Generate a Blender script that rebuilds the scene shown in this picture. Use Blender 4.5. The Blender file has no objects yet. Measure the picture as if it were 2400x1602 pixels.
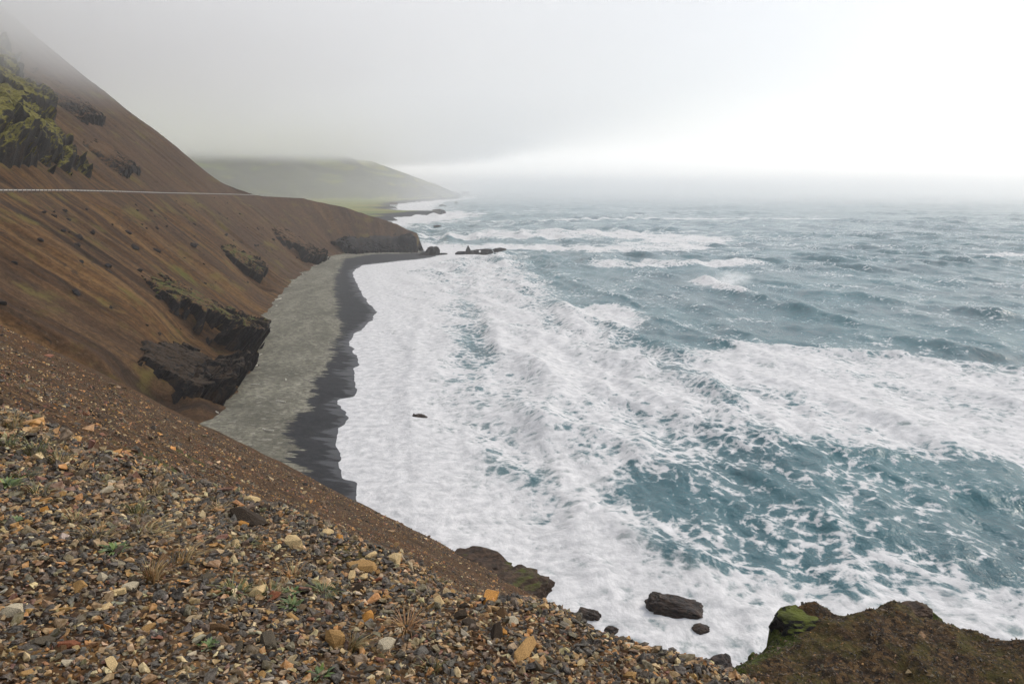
import bpy, bmesh, math, random
import numpy as np
from mathutils import Vector, Matrix, Euler
random.seed(7); RNG = np.random.default_rng(7)
SC = bpy.context.scene
COL = SC.collection

# ---------------------------------------------------------------- camera, sky, sun, exposure
CAM_H = 45.0
cam = bpy.data.cameras.new('camera'); cam.lens = 28.005; cam.sensor_width = 36.0
cam.clip_start = 0.1; cam.clip_end = 40000
camo = bpy.data.objects.new('camera', cam); COL.objects.link(camo)
camo.location = (0, 0, CAM_H); camo.rotation_euler = (math.radians(90 - 11.09), 0, 0)
SC.camera = camo
SUN_EL, SUN_AZ = math.radians(42), math.radians(54)      # azimuth from +y towards +x
world = bpy.data.worlds.new('World'); SC.world = world; world.use_nodes = True
wt = world.node_tree; wt.nodes.clear()
def wn(t, **k):
    n = wt.nodes.new(t)
    for a, b in k.items(): setattr(n, a, b)
    return n
out = wn('ShaderNodeOutputWorld')
sky = wn('ShaderNodeTexSky', sky_type='NISHITA'); sky.sun_disc = False
sky.sun_elevation = SUN_EL; sky.sun_rotation = SUN_AZ; sky.air_density = 1.0; sky.dust_density = 2.0; sky.ozone_density = 1.0
bg1 = wn('ShaderNodeBackground'); bg1.inputs['Strength'].default_value = 0.05
tc = wn('ShaderNodeTexCoord'); sep = wn('ShaderNodeSeparateXYZ')
ramp = wn('ShaderNodeValToRGB')
ramp.color_ramp.interpolation = 'B_SPLINE'
els = ramp.color_ramp.elements
els[0].position = 0.0; els[0].color = (1.75, 1.72, 1.69, 1)
els[1].position = 1.0; els[1].color = (0.46, 0.47, 0.485, 1)
for p_, c_ in ((0.05, (0.70, 0.697, 0.694, 1)), (0.11, (0.44, 0.44, 0.442, 1)), (0.35, (0.42, 0.425, 0.435, 1))):
    e = els.new(p_); e.color = c_
nz = wn('ShaderNodeTexNoise'); nz.inputs['Scale'].default_value = 2.2; nz.inputs['Detail'].default_value = 3
mp = wn('ShaderNodeMapping'); mp.inputs['Scale'].default_value = (1, 1, 3)
mr = wn('ShaderNodeMapRange'); mr.inputs['From Min'].default_value = .3; mr.inputs['From Max'].default_value = .7
mr.inputs['To Min'].default_value = .95; mr.inputs['To Max'].default_value = 1.05
bg2 = wn('ShaderNodeBackground'); add = wn('ShaderNodeAddShader')
L = wt.links.new
L(sky.outputs[0], bg1.inputs['Color']); L(tc.outputs['Generated'], sep.inputs[0]); L(sep.outputs['Z'], ramp.inputs[0])
L(tc.outputs['Generated'], mp.inputs[0]); L(mp.outputs[0], nz.inputs['Vector']); L(nz.outputs[0], mr.inputs[0])
L(ramp.outputs[0], bg2.inputs['Color']); L(mr.outputs[0], bg2.inputs['Strength'])
L(bg1.outputs[0], add.inputs[0]); L(bg2.outputs[0], add.inputs[1]); L(add.outputs[0], out.inputs['Surface'])
sun = bpy.data.lights.new('sun', 'SUN'); sun.energy = 1.4; sun.angle = math.radians(11); sun.color = (1.0, 0.92, 0.82)
suno = bpy.data.objects.new('sun', sun); COL.objects.link(suno)
sd = Vector((math.cos(SUN_EL) * math.sin(SUN_AZ), math.cos(SUN_EL) * math.cos(SUN_AZ), math.sin(SUN_EL)))
suno.rotation_euler = sd.to_track_quat('Z', 'Y').to_euler(); suno.location = sd * 300
SC.view_settings.view_transform = 'Standard'; SC.view_settings.look = 'None'
SC.view_settings.exposure = 0.40; SC.view_settings.gamma = 1.0; SC.view_settings.use_curve_mapping = False
SC.render.engine = 'CYCLES'
cy = SC.cycles
cy.use_denoising = True; cy.max_bounces = 12; cy.diffuse_bounces = 2; cy.glossy_bounces = 2; cy.transmission_bounces = 2
cy.volume_bounces = 9; cy.transparent_max_bounces = 16; cy.caustics_reflective = False; cy.caustics_refractive = False

# ---------------------------------------------------------------- numpy noise and geometry helpers
#NUMPY_BEGIN
def _hash(ix, iy, iz, seed):
    h = (ix.astype(np.int64) * 374761393 + iy.astype(np.int64) * 668265263 + iz.astype(np.int64) * 2147483647 + seed * 1274126177) & 0xFFFFFFFF
    h = ((h ^ (h >> 13)) * 1274126177) & 0xFFFFFFFF
    h = ((h ^ (h >> 16)) * 2246822519) & 0xFFFFFFFF
    return ((h ^ (h >> 15)) & 0xFFFFFF) / float(0xFFFFFF)
def vnoise(x, y, z=None, seed=0):
    """smooth value noise in -1..1"""
    x = np.asarray(x, float); y = np.asarray(y, float)
    x0 = np.floor(x); y0 = np.floor(y); fx = x - x0; fy = y - y0
    fx = fx * fx * fx * (fx * (fx * 6 - 15) + 10); fy = fy * fy * fy * (fy * (fy * 6 - 15) + 10)
    if z is None:
        zz = np.zeros_like(x0)
        a = _hash(x0, y0, zz, seed); b = _hash(x0 + 1, y0, zz, seed); c = _hash(x0, y0 + 1, zz, seed); d = _hash(x0 + 1, y0 + 1, zz, seed)
        return ((a * (1 - fx) + b * fx) * (1 - fy) + (c * (1 - fx) + d * fx) * fy) * 2 - 1
    z = np.asarray(z, float); z0 = np.floor(z); fz = z - z0; fz = fz * fz * (3 - 2 * fz)
    r = 0
    for k, w in ((0, 1 - fz), (1, fz)):
        a = _hash(x0, y0, z0 + k, seed); b = _hash(x0 + 1, y0, z0 + k, seed); c = _hash(x0, y0 + 1, z0 + k, seed); d = _hash(x0 + 1, y0 + 1, z0 + k, seed)
        r = r + w * ((a * (1 - fx) + b * fx) * (1 - fy) + (c * (1 - fx) + d * fx) * fy)
    return r * 2 - 1
def fbm(x, y, z=None, oct=4, seed=0, gain=.5):
    r = 0; a = 1; t = 0; f = 1.0
    for o in range(oct):
        r = r + a * vnoise(x * f + o * 17.3, y * f - o * 9.1, None if z is None else z * f + o * 5.7, seed + o)
        t += a; a *= gain; f *= 2.03
    return r / t
def sstep(a, b, x):
    t = np.clip((x - a) / (b - a), 0, 1); return t * t * (3 - 2 * t)
def smin(a, b, k):
    h = np.clip(.5 + .5 * (b - a) / k, 0, 1); return b * (1 - h) + a * h - k * h * (1 - h)
def smax(a, b, k): return -smin(-a, -b, k)
def poly_dist(X, Y, pts, closed=True, signed=True):
    """distance to a polygon (positive inside) or a polyline"""
    n = len(pts); best = np.full(X.shape, 1e18); ins = np.zeros(X.shape, bool)
    for i in range(n if closed else n - 1):
        x0, y0 = pts[i]; x1, y1 = pts[(i + 1) % n]
        dx, dy = x1 - x0, y1 - y0; l2 = dx * dx + dy * dy + 1e-12
        t = np.clip(((X - x0) * dx + (Y - y0) * dy) / l2, 0, 1)
        best = np.minimum(best, (X - x0 - t * dx) ** 2 + (Y - y0 - t * dy) ** 2)
        if signed:
            c = ((y0 <= Y) & (Y < y1)) | ((y1 <= Y) & (Y < y0))
            if y1 != y0: ins ^= c & (X < x0 + (Y - y0) * dx / (y1 - y0))
    d = np.sqrt(best)
    return np.where(ins, d, -d) if signed else d
def worley(x, y, seed=0):
    """random value of the nearest cell and edge distance: fractured rock"""
    x0 = np.floor(x); y0 = np.floor(y); b1 = np.full(x.shape, 9.); b2 = np.full(x.shape, 9.); val = np.zeros(x.shape)
    for i in (-1, 0, 1):
        for j in (-1, 0, 1):
            cx, cy_ = x0 + i, y0 + j; z = np.zeros_like(x)
            d = (cx + _hash(cx, cy_, z, seed) - x) ** 2 + (cy_ + _hash(cx, cy_, z + 1, seed) - y) ** 2
            r = _hash(cx, cy_, z + 2, seed); n1 = d < b1
            b2 = np.where(n1, b1, np.minimum(b2, d)); val = np.where(n1, r, val); b1 = np.where(n1, d, b1)
    return val * 2 - 1, np.sqrt(b2) - np.sqrt(b1)
def ground_near(X, Y):
    """roadside gravel patch falling away to the long slope below it (camera stands on it)"""
    sx, sy = .5494, .8355                                   # across the shoulder line
    u = (X + 4.044) * sx + (Y - 6.068) * sy - .22 - .34 * np.exp(-((X - .22) / .38) ** 2)
    # wobble of the shoulder edge
    w = .28 * vnoise((X - Y) * .55, 0 * X, seed=3) + .12 * vnoise((X - Y) * 1.7, 0 * X, seed=4)
    P1 = 43.573 - .1484 * X - .1526 * Y + .07 * fbm(X * .6, Y * .6, seed=11, oct=3)
    Ps = 43.573 - .1484 * X - .1526 * Y - .95 * (u + w)
    P2 = 43.2 - .5335 * X - .5070 * Y + .9 * fbm(X * .06, Y * .06, seed=12, oct=3) * sstep(8, 30, np.hypot(X, Y)) + .22 * fbm(X * .35, Y * .35, seed=14, oct=3)
    near = smin(P1, Ps, .22)
    z = smax(near, P2, .5)
    # gully to the right: the slope is cut off
    cut = (X - (1.0 + .020 * Y) + 1.6 * fbm(Y * .12, X * .05, seed=15, oct=3) * sstep(6, 30, Y))
    zc = near * sstep(9, 4, np.hypot(X, Y)) + (P2 - 1.9 * np.maximum(cut, 0)) * sstep(4, 9, np.hypot(X, Y))
    z = np.where(cut > 0, np.minimum(z, smax(near - 6 * np.maximum(cut - 2.2, 0), P2 - 1.9 * cut, .6)), z)
    return np.maximum(z, -3)
# ---- the long hillside: stations along its toe (toe x, y, uphill direction, road height, mountain share, crest height)
ST = [(-70, 105, -1.0, -.25, 44, 1, 170), (-57, 146, -.96, -.25, 43.8, 1, 170), (-60.5, 169, -.96, -.16, 43.6, 1, 170), (-63.5, 188, -.985, -.02, 43.4, 1, 170),
      (-79, 247, -.98, .10, 43.0, 1, 170), (-86, 281, -.98, .14, 42.5, 1, 170), (-100, 355, -.98, .18, 41.2, 1, 170), (-106, 409, -.98, .19, 40.4, 1, 170),
      (-112, 478, -.978, .21, 39.2, 1, 170), (-113, 492, -.965, .26, 38.8, .90, 170), (-111, 503, -.90, .43, 38.0, .05, 38), (-106, 513, -.70, .71, 36.6, 0, 36.2),
      (-97, 521, -.46, .89, 35.0, 0, 30), (-88, 527, -.28, .96, 30, 0, 24), (-78, 531, -.10, 1., 24, 0, 19), (-71, 534, -.02, 1., 18, 0, 15), (-66, 536, .03, 1., 14, 0, 13.0), (-64, 537, .05, 1., 10, 0, 9)]
_sa = np.array(ST, float)
_sl = np.concatenate([[0], np.cumsum(np.hypot(np.diff(_sa[:, 0]), np.diff(_sa[:, 1])))])
def hill(s, t, rough=True):
    """position on the hillside; s along the toe, t horizontal metres uphill"""
    s = np.asarray(s, float); t = np.asarray(t, float)
    c = [np.interp(s, _sl, _sa[:, k]) for k in range(7)]
    l = np.hypot(c[2], c[3]); dx, dy = c[2] / l, c[3] / l
    zr, m, crest = c[4], c[5], c[6]
    g = .735
    z1 = 1.6 + .45 * t + (g - .45) * np.maximum(t - 5, 0) * 1.0      # soft toe
    tr = (zr - 1.6 + (g - .45) * 5) / g                                               # where the slope reaches the road
    up = np.maximum(t - tr - 8.0, 0)
    z2 = zr + .775 * up * m - .18 * up * (1 - m)
    ndamp = np.abs(t - tr - 3) 
    rz = 0
    if rough:
        amp = sstep(2, 14, np.abs(t - tr - 4)) * sstep(-4, 8, t)
        amp = np.where(t < tr, sstep(1.5, 12, tr - t) * sstep(-6, 8, t), amp)
        rz = amp * (2.2 * fbm(s / 55, t / 70, seed=21, oct=3) + 1.9 * fbm(s / 8, t / 60, seed=22, oct=3) + .5 * fbm(s / 2.2, t / 26, seed=23, oct=2) + .25 * fbm(s / 3, t / 3, seed=24, oct=2))
    for (a, b_, c1_, c2_, top, dep) in ((60, 82, 94, 99, 24, 3.6), (14, 34, 48, 53, 20, 5.0), (206, 216, 226, 230, 27, 2.5), (326, 338, 350, 355, 30, 3.0)):   # hollows worn beside the cliffs
        rz = rz - dep * sstep(a, b_, s) * sstep(c2_, c1_, s) * sstep(2, 10, t) * sstep(top, top * .55, t)
    z = np.where(t < tr, np.minimum(z1, zr), z2) + rz
    # spur: falls again behind its crest
    tc_ = (crest - 1.6 + (g - .45) * 5) / g
    zs = np.where(t < tc_, z1 + rz, crest - .55 * (t - tc_) + rz)
    spur = sstep(.5, .0, m)
    flat = (m < .3) & (crest > 35.9)
    zs = np.where(flat, np.minimum(z1 + rz, np.where(t < tr, zr, np.where(t < tr + 8, zr, zr - .35 * (t - tr - 8)))), zs)
    z = z * (1 - spur) + zs * spur
    return np.stack([c[0] + dx * t, c[1] + dy * t, z], -1)
WATER = [(-16, 92), (-23.9, 112.4), (-24.5, 116.9), (-27.0, 118.2), (-29.2, 125.8), (-31.5, 134.9), (-32.8, 138.6), (-32.8, 151.0), (-34.7, 157.2), (-37.2, 162.2), (-37.4, 165.7), (-34.5, 168.2), (-35.2, 175.1), (-39.5, 187.8), (-39.8, 197.3), (-42.7, 210.6), (-47.2, 225.6), (-49.2, 239.2), (-48.1, 267.3), (-49.9, 286.4), (-62.1, 327.0), (-73.5, 372.0), (-85.0, 419.8), (-86.7, 459.7), (-72.2, 481.3), (-58.5, 498.7), (-54, 506), (-50, 520), (-52, 545), (-70, 575)]
WETL = [(-24, 100), (-32.8, 119.7), (-36.3, 125.8), (-38.5, 134.9), (-42.6, 143.9), (-40.8, 148.1), (-41.9, 157.2), (-42.4, 165.7), (-46.1, 179.2), (-45.4, 183.4), (-47.0, 202.4), (-50.2, 219.4), (-53.4, 246.7), (-62.3, 281.4), (-73.0, 327.0), (-87.0, 389.8), (-101.2, 481.3), (-90.6, 511.1), (-67.1, 524.1), (-60, 545), (-75, 580)]
def land_poly(line): return list(line) + [(-400, line[-1][1]), (-400, line[0][1])]
#NUMPY_END

# ---------------------------------------------------------------- blender helpers
def link(o, parent=None):
    COL.objects.link(o)
    if parent: o.parent = parent
    return o
def tag(o, label=None, cat=None, group=None, kind=None):
    if label: o['label'] = label
    if cat: o['category'] = cat
    if group: o['group'] = group
    if kind: o['kind'] = kind
    return o
def mesh_np(name, V, F, mat=None, smooth=True, attrs=None, uv=None):
    """F: (n,3) or (n,4) int array"""
    me = bpy.data.meshes.new(name); V = np.ascontiguousarray(V, np.float32); F = np.ascontiguousarray(F, np.int32)
    k = F.shape[1]
    me.vertices.add(len(V)); me.vertices.foreach_set('co', V.ravel())
    me.loops.add(F.size); me.loops.foreach_set('vertex_index', F.ravel())
    me.polygons.add(len(F)); me.polygons.foreach_set('loop_start', np.arange(0, F.size, k, dtype=np.int32))
    me.polygons.foreach_set('use_smooth', np.full(len(F), smooth, bool))
    for an, av in (attrs or {}).items():
        av = np.asarray(av, np.float32)
        if av.ndim == 1:
            a = me.attributes.new(an, 'FLOAT', 'POINT'); a.data.foreach_set('value', av)
        else:
            a = me.attributes.new(an, 'FLOAT_VECTOR', 'POINT'); a.data.foreach_set('vector', np.ascontiguousarray(av).ravel())
    me.update(calc_edges=True); me.validate()
    if mat: me.materials.append(mat)
    return me
def grid_faces(nu, nv):
    i = np.arange(nu - 1)[:, None] * nv + np.arange(nv - 1)[None]
    return np.stack([i, i + nv, i + nv + 1, i + 1], -1).reshape(-1, 4)
def obj(name, me, parent=None): return link(bpy.data.objects.new(name, me), parent)
def empty(name, loc=(0, 0, 0), rz=0):
    o = bpy.data.objects.new(name, None); o.location = loc; o.rotation_euler = (0, 0, rz); o.empty_display_size = .2
    return link(o)

class NT:
    """tiny node builder"""
    def __init__(s, name):
        s.m = bpy.data.materials.new(name); s.m.use_nodes = True; s.t = s.m.node_tree; s.t.nodes.clear()
        s.out = s.t.nodes.new('ShaderNodeOutputMaterial')
    def n(s, typ, ins=None, **k):
        nd = s.t.nodes.new(typ)
        for a, b in k.items(): setattr(nd, a, b)
        for a, b in (ins or {}).items(): s.set(nd.inputs[a], b)
        return nd
    def set(s, sock, v):
        if hasattr(v, 'is_output') or isinstance(v, bpy.types.NodeSocket): s.t.links.new(v, sock)
        else: sock.default_value = v
    def math(s, op, a, b=0.0, c=None, clamp=False):
        nd = s.t.nodes.new('ShaderNodeMath'); nd.operation = op; nd.use_clamp = clamp
        s.set(nd.inputs[0], a); s.set(nd.inputs[1], b)
        if c is not None: s.set(nd.inputs[2], c)
        return nd.outputs[0]
    def mapr(s, v, a, b, c=0.0, d=1.0, smooth=True):
        nd = s.t.nodes.new('ShaderNodeMapRange'); nd.interpolation_type = 'SMOOTHSTEP' if smooth else 'LINEAR'
        for i, q in zip((0, 1, 2, 3, 4), (v, a, b, c, d)): s.set(nd.inputs[i], q)
        return nd.outputs[0]
    def mix(s, f, a, b, blend='MIX'):
        nd = s.t.nodes.new('ShaderNodeMix'); nd.data_type = 'RGBA'; nd.blend_type = blend
        s.set(nd.inputs[0], f)
        s.set(nd.inputs[6], a if not isinstance(a, tuple) else (*a, 1)); s.set(nd.inputs[7], b if not isinstance(b, tuple) else (*b, 1))
        return nd.outputs[2]
    def noise(s, vec, scale, detail=4.0, rough=.55, dist=0.0, col=False):
        nd = s.n('ShaderNodeTexNoise', {'Scale': scale, 'Detail': detail, 'Roughness': rough, 'Distortion': dist})
        if vec is not None: s.t.links.new(vec, nd.inputs['Vector'])
        return nd.outputs[1 if col else 0]
    def voro(s, vec, scale, feature='F1', out='Color', rand=1.0):
        nd = s.n('ShaderNodeTexVoronoi', {'Scale': scale, 'Randomness': rand}, feature=feature)
        s.t.links.new(vec, nd.inputs['Vector']); return nd.outputs[out]
    def mapping(s, vec, scale=(1, 1, 1), rot=(0, 0, 0), loc=(0, 0, 0)):
        nd = s.n('ShaderNodeMapping', {'Scale': scale, 'Rotation': rot, 'Location': loc}); s.t.links.new(vec, nd.inputs[0]); return nd.outputs[0]
    def pos(s): return s.n('ShaderNodeNewGeometry').outputs['Position']
    def attr(s, name, out='Fac'): return s.n('ShaderNodeAttribute', attribute_name=name).outputs[out]
    def ramp(s, v, stops, interp='LINEAR'):
        nd = s.n('ShaderNodeValToRGB'); s.set(nd.inputs[0], v); e = nd.color_ramp.elements; nd.color_ramp.interpolation = interp
        e[0].position, e[0].color = stops[0][0], (*stops[0][1], 1); e[1].position, e[1].color = stops[-1][0], (*stops[-1][1], 1)
        for p, c in stops[1:-1]:
            q = e.new(p); q.color = (*c, 1)
        return nd.outputs[0]
    def bump(s, h, strength=.5, dist=.1, normal=None):
        nd = s.n('ShaderNodeBump', {'Strength': strength, 'Distance': dist, 'Height': h})
        if normal is not None: s.t.links.new(normal, nd.inputs['Normal'])
        return nd.outputs[0]
    def bsdf(s, color, rough=.9, spec=.3, normal=None, **k):
        nd = s.n('ShaderNodeBsdfPrincipled')
        s.set(nd.inputs['Base Color'], color if not isinstance(color, tuple) else (*color, 1)); s.set(nd.inputs['Roughness'], rough)
        s.set(nd.inputs['Specular IOR Level'], spec)
        for a, b in k.items(): s.set(nd.inputs[a], b)
        if normal is not None: s.t.links.new(normal, nd.inputs['Normal'])
        return nd.outputs[0]
    def done(s, sh, vol=False):
        s.t.links.new(sh, s.out.inputs['Volume' if vol else 'Surface']); return s.m

# ---------------------------------------------------------------- materials
def mat_scree():
    b = NT('scree_slope'); P = b.pos(); st = b.attr('st', 'Vector')
    big = b.noise(b.mapping(st, (.030, .006, 1)), 1.0, 4, .6)
    str1 = b.noise(b.mapping(st, (.22, .012, 1)), 1.0, 5, .65, .3)
    str2 = b.noise(b.mapping(st, (.55, .06, 1), loc=(9, 4, 0)), 1.0, 6, .72, .8)
    fine = b.noise(P, .7, 7, .78); grit = b.noise(P, 1.5, 5, .8)
    c = b.ramp(str1, [(.36, (.026, .016, .010)), (.45, (.100, .050, .020)), (.53, (.165, .086, .033)), (.61, (.240, .135, .052))])
    c = b.mix(b.mapr(big, .42, .62), c, b.mix(.6, c, (.085, .054, .036)), 'MIX')
    c = b.mix(b.mapr(str2, .46, .66, 0, .7), c, (.050, .034, .022))
    far = b.attr('purple')
    c = b.mix(b.math('MULTIPLY', far, .6), c, (.105, .064, .040))
    c = b.mix(b.mapr(fine, .35, .65, 0, 1), b.mix(.5, c, (0, 0, 0), 'MIX'), c)
    c = b.mix(b.mapr(grit, .55, .72, 0, .55), c, (.21, .150, .092))
    gr = b.noise(P, .075, 5, .65)
    c = b.mix(b.mapr(gr, .54, .68, 0, .6), c, (.150, .125, .034)); c = b.mix(b.mapr(b.noise(P, .16, 6, .75), .58, .66, 0, .8), c, (.030, .024, .020))
    fl = b.noise(b.mapping(st, (.55, .22, 1), loc=(3, 8, 0)), 1.0, 3, .6, .5)
    c = b.mix(b.mapr(fl, .63, .69, 0, .85), c, (.022, .018, .016))
    moss = b.attr('moss')
    mm = b.mapr(b.math('ADD', moss, b.math('MULTIPLY', b.math('SUBTRACT', fine, .5), 1.4)), .45, .75)
    c = b.mix(mm, c, b.mix(b.noise(P, .6, 3), (.05, .075, .012), (.13, .13, .022)))
    h = b.math('ADD', b.math('MULTIPLY', str2, .8), b.math('MULTIPLY', fine, .7))
    h = b.math('ADD', h, b.math('MULTIPLY', grit, .25))
    return b.done(b.bsdf(c, .95, .15, b.bump(h, .8, .8)))
def mat_near():
    """fine stony ground of the slope beneath the viewpoint"""
    b = NT('stony_ground'); P = b.pos()
    wv = b.mapping(P, (1, 1, 1))
    v1 = b.voro(wv, 9.0); v2 = b.voro(wv, 26.0); d1 = b.voro(wv, 9.0, out='Distance'); d2 = b.voro(wv, 26.0, out='Distance')
    r1 = b.n('ShaderNodeSeparateColor', {'Color': v1}).outputs[0]; r2 = b.n('ShaderNodeSeparateColor', {'Color': v2}).outputs[0]
    pal = [(0, (.018, .012, .009)), (.3, (.050, .028, .014)), (.55, (.100, .050, .018)), (.75, (.16, .082, .028)), (.9, (.24, .145, .060)), (1, (.07, .050, .036))]
    c = b.mix(.5, b.ramp(r1, pal), b.ramp(r2, pal))
    big = b.noise(P, .16, 5, .65); mid = b.noise(P, 1.3, 4, .6)
    c = b.mix(b.mapr(mid, .35, .62), b.mix(.62, c, (.012, .009, .008)), c)
    c = b.mix(b.mapr(big, .45, .7, 0, .7), c, (.115, .050, .017))
    g = b.noise(P, .22, 4, .6)
    c = b.mix(b.mapr(g, .63, .72, 0, .8), c, (.055, .070, .014))
    h = b.math('ADD', b.math('MULTIPLY', d1, -1.0), b.math('MULTIPLY', d2, -.4)); h = b.math('ADD', h, b.math('MULTIPLY', mid, .8))
    return b.done(b.bsdf(c, .9, .2, b.bump(h, .9, .12)))
def mat_rock(name='basalt', moss=.5, base=(.018, .017, .018), hi=(.060, .050, .042), wet=False, grass=(.10, .115, .018), cap=None):
    b = NT(name); P = b.pos(); N = b.n('ShaderNodeNewGeometry').outputs['Normal']
    nz = b.n('ShaderNodeSeparateXYZ', {0: N}).outputs['Z']
    n1 = b.noise(P, .35, 6, .65, .6); n2 = b.noise(b.mapping(P, (1, 1, 2.5)), 1.6, 5, .7)
    c = b.mix(b.mapr(n2, .38, .68), base, hi)
    c = b.mix(b.mapr(n1, .5, .72, 0, .6), c, (.075, .048, .028))
    if cap:
        g2 = b.noise(P, 1.4, 6, .78)
        k = b.math('ADD', nz, b.math('ADD', b.math('MULTIPLY', b.math('SUBTRACT', n1, .5), .5), b.math('MULTIPLY', b.math('SUBTRACT', g2, .5), .35)))
        c = b.mix(b.mapr(k, .60, .74), c, b.mix(b.mapr(g2, .38, .62), tuple(q * .4 for q in cap), cap))
    if moss > 0:
        m = b.math('ADD', b.math('MULTIPLY', nz, .8), b.math('MULTIPLY', b.math('SUBTRACT', n1, .5), 1.6))
        c = b.mix(b.mapr(m, .95 - .75 * moss, 1.2 - .75 * moss), c, b.mix(b.mapr(b.noise(P, 1.1, 4, .7), .35, .65), tuple(q * .42 for q in grass), grass))
    h = b.math('ADD', n1, b.math('MULTIPLY', n2, .6))
    return b.done(b.bsdf(c, .5 if wet else .85, .18 if wet else .25, b.bump(h, .8, .5)))
def mat_beach():
    b = NT('black_sand_beach'); P = b.pos()
    dw = b.attr('dwet'); ds = b.attr('dsea')
    n1 = b.noise(b.mapping(P, (1, .45, 1), rot=(0, 0, .2)), .10, 7, .72, .6); n2 = b.noise(P, .9, 6, .75); n3 = b.noise(P, 1.6, 4, .8)
    e = b.math('ADD', dw, b.math('MULTIPLY', b.math('SUBTRACT', b.noise(P, .16, 4, .6), .5), 9.0))
    e = b.math('ADD', e, b.math('MULTIPLY', b.math('SUBTRACT', n2, .5), .8))
    e = b.math('ADD', e, b.math('MULTIPLY', b.math('SUBTRACT', b.noise(b.mapping(P, (.10, .85, 1)), 1.0, 4, .6), .5), 9.0))
    dry = b.mapr(e, -.25, .45)
    cd = b.mix(b.mapr(n1, .35, .66), (.120, .114, .084), (.285, .270, .205))
    cd = b.mix(b.mapr(n2, .44, .60, 0, .65), cd, (.085, .080, .064)); cd = b.mix(b.mapr(n3, .56, .70, 0, .7), cd, (.36, .34, .29)); cd = b.mix(b.mapr(n3, .44, .32, 0, .75), cd, (.06, .058, .05)); cd = b.mix(b.mapr(b.noise(P, .45, 5, .7), .5, .72, 0, .55), cd, (.095, .090, .074))
    cw = b.mix(b.mapr(n2, .4, .65), (.009, .010, .012), (.022, .023, .026))
    vs = b.n('ShaderNodeSeparateColor', {'Color': b.voro(P, 1.3)}).outputs[0]
    cd = b.mix(b.mapr(vs, .62, .95, 0, .45), cd, (.07, .066, .052)); cd = b.mix(b.mapr(vs, .12, .0, 0, .4), cd, (.38, .355, .30))
    film = b.mapr(b.math('ADD', ds, b.math('MULTIPLY', b.math('SUBTRACT', b.noise(b.mapping(P, (.1, .5, 1)), 1.0, 4), .5), 14.0)), 2.2, .6)
    cw = b.mix(film, cw, (.040, .041, .046))
    c = b.mix(dry, cw, cd)
    rough = b.math('SUBTRACT', b.mapr(dry, 0, 1, .75, .95), b.math('MULTIPLY', film, .25))
    return b.done(b.bsdf(c, rough, .3, b.bump(b.math('ADD', n2, b.math('MULTIPLY', n3, .5)), .5, .12)))
def mat_sea():
    b = NT('sea_water'); P = b.pos(); den = b.attr('foam'); dist = b.attr('far')
    warp = b.noise(P, .045, 3, .5, col=True)
    wv = b.n('ShaderNodeVectorMath', {0: warp, 1: (.5, .5, .5)}, operation='SUBTRACT').outputs[0]
    wv = b.n('ShaderNodeVectorMath', {0: wv, 'Scale': 8.0}, operation='SCALE').outputs[0]
    Q = b.n('ShaderNodeVectorMath', {0: P, 1: wv}, operation='ADD').outputs[0]
    Q = b.mapping(Q, (1, 1, 0))
    def ridge(scale, detail, dist_, loc):
        n = b.noise(b.mapping(Q, (1.0, .8, 1), loc=loc), scale, detail, .58, dist_)
        return b.math('SUBTRACT', 1.0, b.math('MULTIPLY', b.math('ABSOLUTE', b.math('SUBTRACT', n, .5)), 4.2))
    r1 = ridge(.085, 6, .3, (0, 0, 0)); r2 = ridge(.30, 5, .3, (31, 7, 0)); r3 = ridge(.8, 4, .2, (3, 71, 0)); lace = b.mapr(b.voro(b.mapping(Q, (1, .75, 1)), .42, 'DISTANCE_TO_EDGE', 'Distance'), 0.0, .28, 1.0, 0.0)
    patch = b.noise(Q, .035, 4, .6)
    pat = b.math('ADD', b.math('MULTIPLY', r1, .36), b.math('ADD', b.math('MULTIPLY', r2, .32), b.math('ADD', b.math('MULTIPLY', r3, .22), b.math('MULTIPLY', lace, .20))))
    pat = b.math('ADD', pat, b.math('MULTIPLY', b.math('SUBTRACT', b.noise(b.mapping(P, (1, .6, 1), rot=(0, 0, .5)), .55, 5, .62), .5), .55))
    pat = b.math('ADD', pat, b.math('MULTIPLY', b.math('SUBTRACT', patch, .5), .7))
    thr = b.math('SUBTRACT', 1.06, b.math('MULTIPLY', den, .92))
    f = b.mapr(pat, b.math('SUBTRACT', thr, b.math('MULTIPLY_ADD', den, .20, .05)), b.math('ADD', thr, b.math('MULTIPLY_ADD', den, .30, .10)))
    # submerged milky aeration
    milk = b.mapr(pat, b.math('SUBTRACT', thr, .65), b.math('ADD', thr, .1))
    body = b.mix(b.mapr(b.noise(P, .02, 3), .35, .65), (.003, .052, .070), (.007, .086, .104))
    body = b.mix(b.math('MULTIPLY', milk, .34), body, (.085, .23, .26))
    body = b.mix(b.mapr(den, .34, .72, 0, .9), body, (.27, .30, .29))
    fcol = b.mix(b.mapr(b.noise(Q, .5, 4, .65), .3, .7), (.52, .522, .525), (.76, .75, .745))
    w1 = b.noise(b.mapping(P, (1, .5, 1), rot=(0, 0, .3)), .26, 4, .52, .2); w2 = b.noise(P, 1.7, 3, .6)
    hw = b.math('ADD', b.math('MULTIPLY', w1, 1.0), b.math('MULTIPLY', w2, .16))
    nw = b.bump(hw, .85, 1.1)
    nf = b.bump(b.math('ADD', b.math('MULTIPLY', pat, .9), b.math('MULTIPLY', b.noise(P, 1.0, 3, .6), .22)), .42, .5)
    water = b.bsdf(body, .22, .5, nw, IOR=1.333)
    foam = b.bsdf(fcol, .95, .1, nf)
    ms = b.n('ShaderNodeMixShader', {0: f, 1: water, 2: foam})
    return b.done(ms.outputs[0])
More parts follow.
